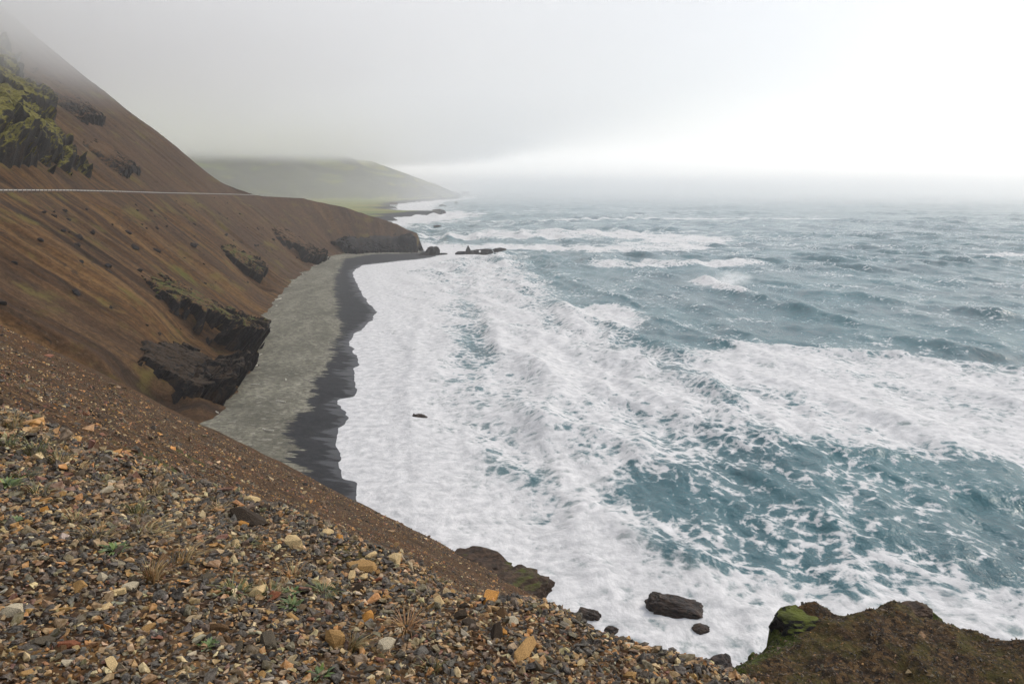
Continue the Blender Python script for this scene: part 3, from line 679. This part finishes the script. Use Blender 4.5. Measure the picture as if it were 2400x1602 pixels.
for i, (x, y, sx_, sz_, lb) in enumerate([(-118, 1292, 12, 7, 'square dark rock at the end of the far rocky point'), (-150, 1740, 7, 4, 'grey pointed rock far out off the rocky point'), (-142, 2060, 6, 4, 'small hazy rock off the distant hillside'),
                                   (-205, 3560, 22, 16, 'faint rock just off the tip of the distant headland'), (-82, 880, 4, 2, 'small rock in the surf off the green plain'), (-160, 985, 5, 3, 'little black rock close to the dark far shore'), (-146, 960, 4, 2.4, 'smallest black rock in the surf off the dark far shore')]):
    blob('far_rock', (x, y, sz_ * .2), (sx_, sx_ * .7, sz_), 50 + i, M['basalt'], i * .7, .35, 3, None, lb)
# rock edges on the slope's cut edge by the gully
def zg(x, y): return float(ground_near(np.array([float(x)]), np.array([float(y)]))[0])
blob('rock_ledge', (.6, 66, zg(.6, 66) - .1), (2.6, 2.6, 1.5), 61, M['brown_rock'], .6, .34, 4, None, 'brown crumbling rock ledge at the edge of the gravel slope above the surf')
blob('rock_ledge', (-3.2, 74, zg(-3.2, 74) - .2), (3.4, 2.4, 1.4), 62, M['brown_rock'], -.5, .34, 4, None, 'darker overhanging rock ledge higher along the gravel slope edge')
blob('headland_cliff', (-71, 539, 4), (7, 6, 9.2), 66, M['basalt'], .3, .30, 5, None, 'blunt black cliff ending the low headland beside the sea stacks', 'cliff')
blob('mossy_boulder', (11.5, 28.9, 27.6), (1.0, .9, .8), 63, M['basalt_moss'], .2, .34, 4, None, 'dark boulder topped with green moss on the corner of the knoll')
blob('mossy_boulder', (16.4, 29.8, 27.95), (.7, .5, .28), 64, M['brown_rock'], .2, .34, 4, None, 'small brown rock on the crest of the knoll')

# ---------------------------------------------------------------- dark boulders lying on the scree
def boulders():
    rg = np.random.default_rng(12)
    protos = []
    for k in range(5):
        o = blob('scree_boulder', (0, 0, 0), (1, .75, .6), 70 + k, M['basalt'], 0, .4, 2)
        protos.append(o.data); bpy.data.objects.remove(o)
    spots = [(98, 45), (100, 42), (104, 50), (92, 40), (118, 44), (140, 44), (150, 41), (88, 33), (108, 30), (135, 36), (150, 33), (160, 40), (128, 26), (95, 22), (72, 26), (80, 18), (66, 30), (175, 40), (190, 30), (180, 48), (205, 44), (240, 40), (260, 30), (300, 34), (330, 30), (345, 24), (310, 18), (285, 22)]
    for i in range(70): spots.append((rg.uniform(40, 360), rg.uniform(8, 54)))
    for i, (s, t) in enumerate(spots):
        s += rg.normal(0, 2); p = hill(np.array(s), np.array(float(t))); k = rg.uniform(.4, .95) * (1.1 if i < 28 else .7)
        o = obj('scree_boulder', protos[i % 5]); o.location = (p[0], p[1], p[2] + .05 * k); o.scale = (k * rg.uniform(.8, 1.3), k * rg.uniform(.8, 1.6), k)
        o.rotation_euler = (rg.normal(0, .3), rg.normal(.5, .2), rg.uniform(0, 6.28))
        zone = 'just below the guardrail' if t > 42 else 'midway down the scree' if t > 22 else 'low on the scree'
        by = 'towards the black rock face' if s < 85 else 'in line with the mossy cliff' if s < 175 else 'in line with the grass-capped knob' if s < 290 else 'towards the head of the beach'
        lb = '%s dark boulder %s %s' % ('large' if k > .8 else 'small' if k < .45 else 'middling', zone, by)
        tag(o, lb, 'boulder', 'dark boulders ' + zone + ' ' + by)
boulders()

# ---------------------------------------------------------------- driftwood, far house
def driftwood():
    rg = np.random.default_rng(4); m = mat_simple('bleached_wood', (.62, .58, .50), .8, 3.0, .25, .3)
    spots = [(-61, 160), (-62, 168), (-57, 172), (-63, 190), (-66, 203), (-72, 222), (-76, 240), (-83, 272), (-86, 288), (-90, 305), (-97, 345), (-101, 368), (-104, 395), (-109, 440), (-48, 160), (-52, 178), (-58, 150), (-45, 140)]
    for i, (x, y) in enumerate(spots):
        n = 7; L_ = rg.uniform(1.0, 3.4); r0 = rg.uniform(.10, .19); bend = rg.normal(0, .12)
        V = []
        for k in range(n):
            u = k / (n - 1) - .5; rr = r0 * (1 - .4 * abs(u)) * (1 + .15 * rg.normal())
            for a in range(6): V.append((u * L_, bend * L_ * (u * u) * 2 + rr * math.cos(a * 1.047), rr * math.sin(a * 1.047)))
        F = [(k * 6 + a, k * 6 + (a + 1) % 6, (k + 1) * 6 + (a + 1) % 6, (k + 1) * 6 + a) for k in range(n - 1) for a in range(6)]
        me = bpy.data.meshes.new('driftwood_log'); me.from_pydata(V, [], F + [tuple(range(5, -1, -1)), tuple(range((n - 1) * 6, n * 6))]); me.materials.append(m)
        d = float(poly_dist(np.array([float(x)]), np.array([float(y)]), land_poly(WATER))[0]); z = 2.6 * (1 - math.exp(-max(d, 0) / 26)) + r0 * .8
        o = obj('driftwood_log', me); o.location = (x, y, z + .1); o.rotation_euler = (0, rg.normal(0, .05), rg.uniform(0, 3.14))
        where = 'lying out on the open grey sand' if i >= 14 else 'at the foot of the scree below the cliffs' if y < 260 else 'at the foot of the scree towards the head of the beach'
        tag(o, '%s bleached driftwood log %s' % ('long' if L_ > 2.4 else 'short' if L_ < 1.6 else 'middling', where), 'driftwood', 'driftwood ' + where)
driftwood()
def farm(x, y, z, rz):
    e = empty('farmhouse', (x, y, z), rz); tag(e, 'tiny white farmhouse on the green coastal plain', 'house')
    wm = mat_simple('white_render', (.78, .78, .76), .8, .5, .05, .0); rm = mat_simple('dark_roof', (.10, .06, .05), .8, .5, .2, .0); gm = mat_simple('window_dark', (.03, .035, .04), .2, .5, .1, 0)
    def box(nm, x0, x1, y0, y1, z0, z1, mt, par=e):
        V = [(a, b, c) for a in (x0, x1) for b in (y0, y1) for c in (z0, z1)]
        me = bpy.data.meshes.new(nm); me.from_pydata(V, [], [(0, 1, 3, 2), (4, 6, 7, 5), (0, 4, 5, 1), (2, 3, 7, 6), (0, 2, 6, 4), (1, 5, 7, 3)]); me.materials.append(mt); return obj(nm, me, par)
    box('wall', -7, 7, -4, 4, -1, 4, wm)
    me = bpy.data.meshes.new('roof'); me.from_pydata([(-7.4, -4.5, 3.9), (7.4, -4.5, 3.9), (7.4, 4.5, 3.9), (-7.4, 4.5, 3.9), (-7.4, 0, 7), (7.4, 0, 7)], [], [(0, 1, 5, 4), (2, 3, 4, 5), (0, 4, 3), (1, 2, 5), (0, 3, 2, 1)]); me.materials.append(rm)
    rf = obj('roof', me, e); box('chimney', 2, 3, -.5, .5, 6, 8, wm, rf)
    for k in (-4, 0, 4): box('window', k - .7, k + .7, -4.05, -3.9, 1.2, 2.7, gm)
def far_ground(x, y):
    d = float(poly_dist(np.array([float(x)]), np.array([float(y)]), FARS + [(-3000, 4700), (-3000, 556)])[0]); return 5.5 + .012 * d
farm(-232, 1585, far_ground(-232, 1585), .2)

# ---------------------------------------------------------------- stones of the gravel patch
PAL = {'charcoal': (.032, .020, .010), 'brown': (.110, .060, .024), 'slate': (.085, .068, .045), 'tan': (.36, .210, .075), 'ochre': (.43, .200, .042), 'cream': (.55, .40, .20), 'rust': (.19, .065, .028), 'olive': (.150, .112, .045), 'pale': (.46, .39, .27)}
def stone_proto(seed, n=13, flat=.5):
    rg = np.random.default_rng(seed); bm = bmesh.new()
    for i in range(n):
        v = rg.normal(size=3); v /= np.linalg.norm(v); v = np.sign(v) * np.abs(v) ** .7
        bm.verts.new((v[0] * rg.uniform(.8, 1.1), v[1] * rg.uniform(.6, .8), v[2] * flat * rg.uniform(.8, 1.1)))
    r = bmesh.ops.convex_hull(bm, input=bm.verts[:])
    bmesh.ops.delete(bm, geom=[g for g in r['geom_interior'] if isinstance(g, bmesh.types.BMVert)], context='VERTS')
    bmesh.ops.triangulate(bm, faces=bm.faces[:])
    me = bpy.data.meshes.new('stone'); bm.to_mesh(me); bm.free()
    V = np.array([v.co[:] for v in me.vertices]); F = np.array([p.vertices[:] for p in me.polygons]); bpy.data.meshes.remove(me)
    return V, F
PROTO = [stone_proto(900 + k, 9 + k % 5, .38 + .25 * ((k * 7) % 5) / 5) for k in range(16)]
PROTO_BIG = [stone_proto(920 + k, 17 + k % 6, .42 + .25 * ((k * 7) % 5) / 5) for k in range(16)]
def rot_mats(n, rg, tilt):
    yaw = rg.uniform(0, 2 * np.pi, n); ax = rg.normal(0, tilt, n); ay = rg.normal(0, tilt, n)
    cz, sz = np.cos(yaw), np.sin(yaw); cx, sx = np.cos(ax), np.sin(ax); cy_, sy = np.cos(ay), np.sin(ay)
    o = np.zeros(n); i = np.ones(n)
    Rz = np.stack([cz, -sz, o, sz, cz, o, o, o, i], -1).reshape(-1, 3, 3); Rx = np.stack([i, o, o, o, cx, -sx, o, sx, cx], -1).reshape(-1, 3, 3); Ry = np.stack([cy_, o, sy, o, i, o, -sy, o, cy_], -1).reshape(-1, 3, 3)
    return Rx @ Ry @ Rz
def gravel(name, pts, size, tint, tilt, mat, protos, seed):
    rg = np.random.default_rng(seed); n = len(pts); k = rg.integers(0, len(protos), n); R = rot_mats(n, rg, tilt)
    Vs, Fs, Ts, off = [], [], [], 0
    asp = np.stack([rg.uniform(.75, 1.35, n), rg.uniform(.75, 1.2, n), rg.uniform(.7, 1.25, n)], -1) * size[:, None]
    for j, (pv, pf) in enumerate(protos):
        ix = np.where(k == j)[0]
        if not len(ix): continue
        v = np.einsum('nij,nvj->nvi', R[ix], pv[None] * asp[ix][:, None, :]) + pts[ix][:, None, :]
        m = len(pv); fo = (np.arange(len(ix)) * m + off)[:, None, None] + pf[None]
        Vs.append(v.reshape(-1, 3)); Fs.append(fo.reshape(-1, 3)); Ts.append(np.repeat(tint[ix], m, 0)); off += m * len(ix)
    o = obj(name, mesh_np(name, np.concatenate(Vs), np.concatenate(Fs), mat, False, {'tint': np.concatenate(Ts)}))
    return tag(o, kind='stuff')
def pick_tint(rg, n, w):
    names = list(PAL); p = np.array([w.get(k, 0) for k in names], float); p /= p.sum(); ch = rg.choice(len(names), n, p=p)
    t = np.array([PAL[k] for k in names])[ch] * rg.uniform(.6, 1.35, n)[:, None] * (1 + rg.normal(0, .06, (n, 3)))
    return np.clip(t, .008, .7), ch
W_NEAR = {'charcoal': 34, 'brown': 20, 'slate': 4, 'tan': 18, 'ochre': 10, 'cream': 9, 'rust': 2, 'olive': 12, 'pale': 2}
def near_points(rg, n):
    a = np.radians(rg.uniform(-41, 26, n)); r = 2.0 + (9.0 - 2.0) * rg.uniform(0, 1, n) ** 1.0
    X = r * np.sin(a); Y = r * np.cos(a); keep = np.where(((X + 4.044) * .5494 + (Y - 6.068) * .8355 < .9))[0]
    X, Y = X[keep], Y[keep]; return np.stack([X, Y, ground_near(X, Y)], -1)
def build_gravel():
    rg = np.random.default_rng(31)
    p = near_points(rg, 96000); n = len(p); size = np.clip(np.exp(rg.normal(math.log(.0128), .45, n)), .006, .036)
    size *= np.interp(np.hypot(p[:, 0], p[:, 1]), [2, 4, 8], [.9, 1.05, 1.5])
    t, _ = pick_tint(rg, n, W_NEAR); p[:, 2] += size * rg.uniform(-.3, .42, n)
    gravel('gravel', p, size, t, .38, M['gravel'], PROTO, 5)
    # coarser rubble further down the slope
    n = 52000; a = np.radians(rg.uniform(-37, 10, n)); r = 5 * np.exp(rg.uniform(0, 1, n) ** .75 * math.log(100 / 5)); X = r * np.sin(a); Y = r * np.cos(a)
    k = (X < 1.2 + .03 * Y); X, Y, r = X[k], Y[k], r[k]; Z = ground_near(X, Y); n = len(X)
    size = np.exp(rg.normal(math.log(.034), .5, n)) * np.interp(r, [5, 20, 60, 100], [.7, 1, 2.1, 2.8])
    t, _ = pick_tint(rg, n, {'charcoal': 26, 'brown': 34, 'olive': 8, 'tan': 12, 'ochre': 9, 'rust': 13, 'cream': 5}); t *= 1.25
    ok = Z > .5
    small = [stone_proto(950 + k, 6, .5) for k in range(8)]
    gravel('slope_rubble', np.stack([X, Y, Z + size * .15], -1)[ok], size[ok], t[ok], .45, M['slope_gravel'], small, 6)
build_gravel()
def knoll_rubble():
    rg = np.random.default_rng(55); n = 26000; X = rg.uniform(5.5, 27, n); Y = rg.uniform(20, 31, n)
    d = poly_dist(X, Y, KN); k = d > -.15; X, Y = X[k], Y[k]; n = len(X)
    Z = knoll_z(X, Y); size = np.exp(rg.normal(math.log(.030), .5, n)); t, _ = pick_tint(rg, n, {'charcoal': 40, 'brown': 40, 'olive': 10, 'tan': 5, 'rust': 5, 'ochre': 5}); t *= .8
    gravel('knoll_rubble', np.stack([X, Y, Z + size * .12], -1), size, t, .45, M['slope_gravel'], [stone_proto(970 + q, 6, .5) for q in range(8)], 8)
knoll_rubble()
STONE_M = {k: mat_simple('stone_' + k, v, .82, 14.0, .38, .5) for k, v in PAL.items()}
LAB = {'charcoal': 'dark charcoal stone, one of the larger ones lying loose in the roadside gravel', 'brown': 'larger dull brown stone lying loose in the roadside gravel', 'slate': 'larger blue-grey slate chip lying loose in the roadside gravel',
       'tan': 'larger tan stone lying loose in the roadside gravel', 'ochre': 'larger bright ochre orange stone lying loose in the roadside gravel', 'cream': 'larger cream coloured stone lying loose in the roadside gravel',
       'rust': 'larger rust red stone lying loose in the roadside gravel', 'olive': 'larger olive brown stone lying loose in the roadside gravel', 'pale': 'larger pale grey-white stone lying loose in the roadside gravel'}
_sm = {}
def stone_mesh(k, c):
    if (k, c) not in _sm:
        V, F = PROTO_BIG[k]; me = mesh_np('stone', V, F, STONE_M[c], False); _sm[(k, c)] = me
    return _sm[(k, c)]
def stone(x, y, c, size, k, rot, sc=(1, 1, 1), label=None, group=None):
    o = obj('stone', stone_mesh(k, c)); z = zg(x, y); o.location = (x, y, z + size * .10 * sc[2]); o.scale = tuple(size * q for q in sc); o.rotation_euler = rot
    return tag(o, label or LAB[c], 'stone', group)
BIG = [(-.10, 3.45, 'ochre', .085, 'big bright orange block beside a dark slab on the gravel', (1.4, .8, .9)), (-1.13, 3.85, 'cream', .075, 'big rounded cream boulder standing out of the gravel near its edge', (1, 1, 1.6)),
       (-.69, 2.83, 'tan', .060, 'upright tan stone shaped like a tooth beside a straw tuft', (1, 1, 1.8)), (-.49, 2.84, 'pale', .055, 'upright pale grey-white stone in the front gravel', (1, 1, 1.9)),
       (-1.5, 4.25, 'charcoal', .13, 'large dark slab sunk in the gravel with its face in shadow', (1.5, 1, .8)), (-1.63, 2.51, 'slate', .055, 'flat blue-grey slate lying next to a brown stone', (1, 1, .8)),
       (-1.55, 2.48, 'brown', .048, 'flat brown stone lying next to a blue-grey slate', (1, 1, .8)), (-1.58, 2.94, 'cream', .042, 'pinkish cream pebble between a tall straw tuft and fine gravel', (1, 1, 1)),
       (-1.83, 2.67, 'pale', .05, 'upright pale stone at the left end of the gravel', (1, 1, 1.7)), (-.75, 3.68, 'tan', .085, 'broad tan slab with a lit top near the gravel edge', (1.3, 1, .7)),
       (-.61, 3.88, 'cream', .08, 'jagged cream stone on the crest of the gravel', (1, 1, 1.5)), (-.61, 3.08, 'ochre', .045, 'ochre cube-like stone above the sparse orange tuft', (1, 1, 1.4)),
       (.05, 2.95, 'tan', .075, 'long buff stone among rubble at the right end of the gravel', (1.6, .8, .8)), (-1.03, 3.16, 'rust', .045, 'round rust red stone in front of the green tufts', (1, 1, 1.2)),
       (-1.35, 3.23, 'slate', .05, 'dark slate chip beside a pale flake', (1, 1, .9))]
LMK = [(-1.51, 3.10, 'tall straw orange tuft'), (-1.13, 3.85, 'big rounded cream boulder'), (-1.5, 4.25, 'large dark sunken slab'), (-3.17, 5.06, 'yellow green tuft'), (-.10, 3.45, 'big bright orange block'), (-.44, 3.03, 'sparse rusty tuft'),
       (-2.84, 4.24, 'bright green leafy plant'), (-.69, 2.83, 'tooth-shaped tan stone'), (-1.03, 3.16, 'round rust red stone'), (-1.63, 2.51, 'flat blue-grey slate'), (.05, 2.95, 'long buff stone')]
CNAME = {'charcoal': 'charcoal', 'brown': 'dull brown', 'slate': 'grey', 'tan': 'tan', 'ochre': 'ochre orange', 'cream': 'cream', 'rust': 'rust red', 'olive': 'olive brown', 'pale': 'pale grey'}
def build_stones():
    rg = np.random.default_rng(77)
    for i, (x, y, c, sz, lb, sc) in enumerate(BIG):
        stone(x, y, c, sz * .82, i % 16, (rg.normal(0, .15), rg.normal(0, .15), rg.uniform(0, 6.28)), sc, lb)
    w = {'charcoal': 20, 'brown': 18, 'slate': 13, 'tan': 20, 'ochre': 12, 'cream': 13, 'rust': 4, 'olive': 12, 'pale': 9}
    p = near_points(rg, 700); p = p[np.argsort(rg.uniform(size=len(p)))]
    vis = (p[:, 0] > -.72 * p[:, 1] - .1) & (p[:, 1] > 2.15); p = p[vis][:284]
    _, ch = pick_tint(rg, len(p), w); names = list(PAL)
    for i, q in enumerate(p):
        c = names[ch[i]]; r = math.hypot(q[0], q[1]); sz = float(np.clip(np.exp(rg.normal(math.log(.026), .3)), .018, .052)) * np.interp(r, [2, 4, 8], [.85, 1.1, 1.5])
        sc = (rg.uniform(.8, 1.4), rg.uniform(.7, 1.1), rg.uniform(.7, 1.4)); lm = min(LMK, key=lambda m_: (m_[0] - q[0]) ** 2 + (m_[1] - q[1]) ** 2)[2]
        shp = 'elongated' if sc[0] > 1.2 and sc[2] < 1.2 else 'flat' if sc[2] < .95 else 'chunky'; big_ = 'large ' if sz > .044 else 'small ' if sz < .028 else ''
        stone(q[0], q[1], c, sz, int(rg.integers(0, 16)), (rg.normal(0, .35), rg.normal(0, .35), rg.uniform(0, 6.28)), sc, '%s%s %s stone in the gravel around the %s' % (big_, shp, CNAME[c], lm), '%s stones around the %s' % (c, lm))
build_stones()

# ---------------------------------------------------------------- grass tufts and small plants on the gravel
M['grass'] = mat_attr('dry_grass', 30.0, .8, .0, .01)
def tuft(x, y, n, h, spread, cols, label, lean=(0, 0), name='grass_tuft', cat='grass tuft', group=None, width=.0028, wide=False):
    rg = np.random.default_rng(int(abs(x * 1000 + y * 77)) + 3); z0 = zg(x, y)
    V, F, T = [], [], []
    for i in range(n):
        a = rg.uniform(0, 6.28); rr = spread * .35 * math.sqrt(rg.uniform()); b0 = np.array([rr * math.cos(a), rr * math.sin(a), 0])
        d = np.array([math.cos(a) * rg.uniform(.2, 1) * spread + lean[0] * rg.uniform(.5, 1.3), math.sin(a) * rg.uniform(.2, 1) * spread + lean[1] * rg.uniform(.5, 1.3), 0]); hh = h * rg.uniform(.45, 1.1)
        side = np.array([-math.sin(a + .5), math.cos(a + .5), 0]); c = np.array(cols[rg.integers(0, len(cols))]) * rg.uniform(.6, 1.3)
        base = len(V); w0 = width * rg.uniform(.7, 1.4)
        b0[2] = zg(x + b0[0], y + b0[1]) - z0
        for k in range(4):
            u = k / 3; p = b0 + d * (u ** 1.6) + np.array([0, 0, hh * (u - .32 * u * u * (1 + np.linalg.norm(d) / max(hh, .01) * .4))])
            w = w0 * ((1 - u) ** .8 if not wide else math.sin(math.pi * min(.98, u * .8 + .12)))
            V += [tuple(p - side * w), tuple(p + side * w)]; T += [c, c]
        for k in range(3): F.append((base + 2 * k, base + 2 * k + 1, base + 2 * k + 3, base + 2 * k + 2))
    o = obj(name, mesh_np(name, np.array(V), np.array(F), M['grass'], True, {'tint': np.array(T)})); o.location = (x, y, z0)
    return tag(o, label, cat, group)
STRAW = [(.42, .27, .085), (.36, .20, .055), (.50, .36, .15), (.24, .16, .04)]; GREEN = [(.10, .14, .022), (.17, .19, .035), (.06, .10, .018)]; RUSTG = [(.40, .17, .04), (.30, .13, .035), (.48, .26, .08)]; OLV = [(.22, .20, .05), (.30, .24, .07), (.14, .14, .03)]
tuft(-1.51, 3.10, 90, .15, .10, STRAW + RUSTG, 'tall straw orange grass tuft in the middle of the gravel', (.03, 0))
tuft(-1.50, 3.36, 40, .17, .14, STRAW, 'thin wisps of straw grass leaning right behind the tall tuft', (.10, .02))
tuft(-1.81, 3.65, 60, .12, .20, STRAW + OLV, 'sprawling dry grass arcs in the gravel above the tall tuft', (.08, 0))
tuft(-3.17, 5.06, 80, .20, .16, OLV + GREEN, 'yellow green grass tuft at the far left of the gravel')
tuft(-2.98, 4.98, 60, .16, .16, OLV + STRAW, 'shorter yellowish tuft beside the far left tuft')
tuft(-2.16, 4.54, 40, .11, .12, STRAW, 'small straw tuft on the upper gravel')
tuft(-2.05, 4.08, 46, .14, .12, GREEN + OLV, 'small green upright grass tuft in the upper gravel')
tuft(-1.19, 3.15, 70, .07, .13, GREEN + OLV, 'low dark green grass patch right of the tall straw tuft')
tuft(-1.05, 3.20, 60, .07, .13, GREEN + OLV + STRAW, 'low green and straw patch next to the dark green patch')
tuft(-.44, 3.03, 60, .09, .13, RUSTG, 'sparse rusty orange grass tuft in the right gravel')
tuft(-.62, 2.80, 55, .10, .05, OLV + STRAW, 'straw tuft leaning against the upright tan stone', (.05, .02))
tuft(-.85, 3.30, 60, .055, .12, GREEN, 'flat green grass patch below the broad tan slab')
tuft(-1.02, 3.42, 40, .10, .12, STRAW + RUSTG, 'fine reddish grass wisps near the big cream boulder')
tuft(-.30, 2.72, 26, .09, .07, OLV, 'thin olive tuft at the front edge of the gravel')
tuft(-2.55, 4.67, 60, .05, .22, OLV + GREEN, 'flat mossy grass patch on the upper left gravel')
tuft(-2.8, 4.9, 36, .07, .12, STRAW, 'small dry tuft between the far left tufts and the gravel crest')
tuft(-3.75, 5.75, 60, .18, .16, STRAW + OLV, 'dry tuft on the crest at the far left end of the gravel')
for x_, y_, h_, c_, lb_ in [(-3.45, 5.2, .17, OLV + GREEN, 'olive tuft beside the dry crest tuft at the far left'), (-2.62, 4.15, .12, OLV, 'olive tuft behind the bright green leafy plant'), (-2.35, 4.95, .09, OLV + STRAW, 'low yellowish tuft on the upper gravel crest'),
                           (-2.95, 4.55, .10, GREEN + OLV, 'low green tuft between the leafy plant and the yellow green tuft'), (-2.2, 3.75, .08, OLV + STRAW, 'faded low tuft in the left gravel'), (-1.95, 3.5, .09, STRAW + OLV, 'thin yellow tuft beside the sprawling dry arcs'),
                           (-3.3, 4.7, .12, STRAW + OLV, 'straw tuft left of the yellow green tuft'), (-1.35, 3.75, .07, OLV + GREEN, 'small olive tuft under the large dark slab'), (-1.72, 4.4, .07, STRAW, 'short straw tuft beside the large dark slab'), (-2.6, 3.35, .08, GREEN + OLV, 'small green tuft in the lower left gravel')]:
    tuft(x_, y_, 44, h_, .15, c_, lb_)
def plant(x, y, n, r, label): return tuft(x, y, n, r * .7, r, [(.05, .11, .014), (.09, .16, .02), (.14, .19, .03)], label, (0, 0), 'leafy_plant', 'plant', None, .008, True)
plant(-2.84, 4.24, 46, .10, 'bright green leafy plant at the left end of the gravel')
plant(-1.79, 3.34, 36, .07, 'yellow green leafy plant under the dry grass arcs')
plant(-1.12, 2.66, 22, .045, 'small bright green plant in the front gravel')
plant(-.93, 3.10, 34, .06, 'dark green leafy plant beside the rust red stone')
plant(-.69, 2.58, 26, .05, 'green weed at the front edge of the gravel')
plant(-2.4, 3.6, 22, .05, 'green weed alone in the left gravel')
plant(-.97, 3.25, 24, .05, 'green rosette next to the low green patch')

# ---------------------------------------------------------------- fog lying on the hilltops
def build_fog():
    b = NT('fog_vapour'); P = b.pos(); xyz = b.n('ShaderNodeSeparateXYZ', {0: P}).outputs
    n = b.noise(b.mapping(P, (1, .6, 2.0)), .0045, 3, .55)
    base = b.math('ADD', 69.0, b.math('MULTIPLY', xyz['Y'], .0140))            # underside, rising with the coast
    base = b.math('ADD', base, b.math('MULTIPLY', b.math('SUBTRACT', n, .5), 60.0))
    h = b.math('SUBTRACT', xyz['Z'], base)
    hn = b.math('DIVIDE', h, b.math('ADD', 1.0, b.math('DIVIDE', xyz['Y'], 2200.0)))
    d = b.math('MULTIPLY', b.mapr(hn, 0.0, 50.0), b.mapr(h, 100.0, 65.0))
    edge = b.mapr(b.math('ADD', xyz['X'], b.math('MULTIPLY', xyz['Y'], .10)), 400.0, -330.0)
    d = b.math('MULTIPLY', d, b.math('MULTIPLY', edge, b.mapr(xyz['Y'], 90.0, 260.0)))
    v = b.n('ShaderNodeVolumePrincipled', {'Density': b.math('MULTIPLY', d, .0125), 'Anisotropy': .35, 'Color': (1, 1, 1, 1)})
    m = b.done(v.outputs[0], True)
    bm = bmesh.new(); bmesh.ops.create_cube(bm, size=1); me = bpy.data.meshes.new('fog_bank')
    for q in bm.verts: q.co = Vector((-2000 if q.co.x < 0 else 410, 85 if q.co.y < 0 else 4700, 50 if q.co.z < 0 else 255))
    bm.to_mesh(me); bm.free(); me.materials.append(m); tag(obj('fog_bank', me), kind='stuff')
cy.volume_step_rate = .2; cy.volume_max_steps = 256
build_fog()

# ---------------------------------------------------------------- mist lying on the sea further out
def build_mist():
    b = NT('sea_mist'); xyz = b.n('ShaderNodeSeparateXYZ', {0: b.pos()}).outputs
    d = b.math('MULTIPLY', b.mapr(xyz['Y'], 850.0, 2800.0), b.mapr(xyz['Z'], 125.0, 5.0))
    v = b.n('ShaderNodeVolumePrincipled', {'Density': b.math('MULTIPLY', d, .00085), 'Anisotropy': .62, 'Color': (1, 1, 1, 1)}); m = b.done(v.outputs[0], True)
    bm = bmesh.new(); bmesh.ops.create_cube(bm, size=1); me = bpy.data.meshes.new('sea_mist')
    for q in bm.verts: q.co = Vector((-1950 if q.co.x < 0 else 4500, 800 if q.co.y < 0 else 5450, -4.5 if q.co.z < 0 else 130))
    bm.to_mesh(me); bm.free(); me.materials.append(m); tag(obj('sea_mist', me), kind='stuff')
build_mist()

# ---------------------------------------------------------------- spray thrown up by the breaking wave
def build_spray():
    for k, (loc, dim, dens) in enumerate([((98, 352, 4.5), (11, 8, 4.6), .34), ((40, 262, 2.0), (8, 12, 1.6), .10), ((17, 97, 1.0), (3.5, 6, 1.0), .22)]):
        b = NT('spray_mist'); T = b.n('ShaderNodeTexCoord').outputs['Object']
        r = b.n('ShaderNodeVectorMath', {0: T}, operation='LENGTH').outputs['Value']; n = b.noise(T, 2.4, 4, .6, .4)
        d = b.math('MULTIPLY', b.mapr(r, 1.0, .15), b.mapr(n, .40, .66))
        v = b.n('ShaderNodeVolumePrincipled', {'Density': b.math('MULTIPLY', d, dens), 'Anisotropy': .3, 'Color': (1, 1, 1, 1)}); m = b.done(v.outputs[0], True)
        bm = bmesh.new(); bmesh.ops.create_icosphere(bm, subdivisions=3, radius=1); me = bpy.data.meshes.new('spray'); bm.to_mesh(me); bm.free(); me.materials.append(m)
        o = obj('spray', me); o.location = loc; o.scale = dim; o.rotation_euler = (0, 0, .25); tag(o, kind='stuff')
build_spray()

# ---------------------------------------------------------------- haze
def build_haze():
    bm = bmesh.new(); bmesh.ops.create_cube(bm, size=1)
    me = bpy.data.meshes.new('haze'); 
    for v in bm.verts: v.co = Vector((-3400 if v.co.x < 0 else 4600, -400 if v.co.y < 0 else 5500, -5 if v.co.z < 0 else 372))
    bm.to_mesh(me); bm.free(); me.materials.append(mat_vol('haze_air', .00026, .68))
    tag(obj('haze', me), kind='stuff')
build_haze()
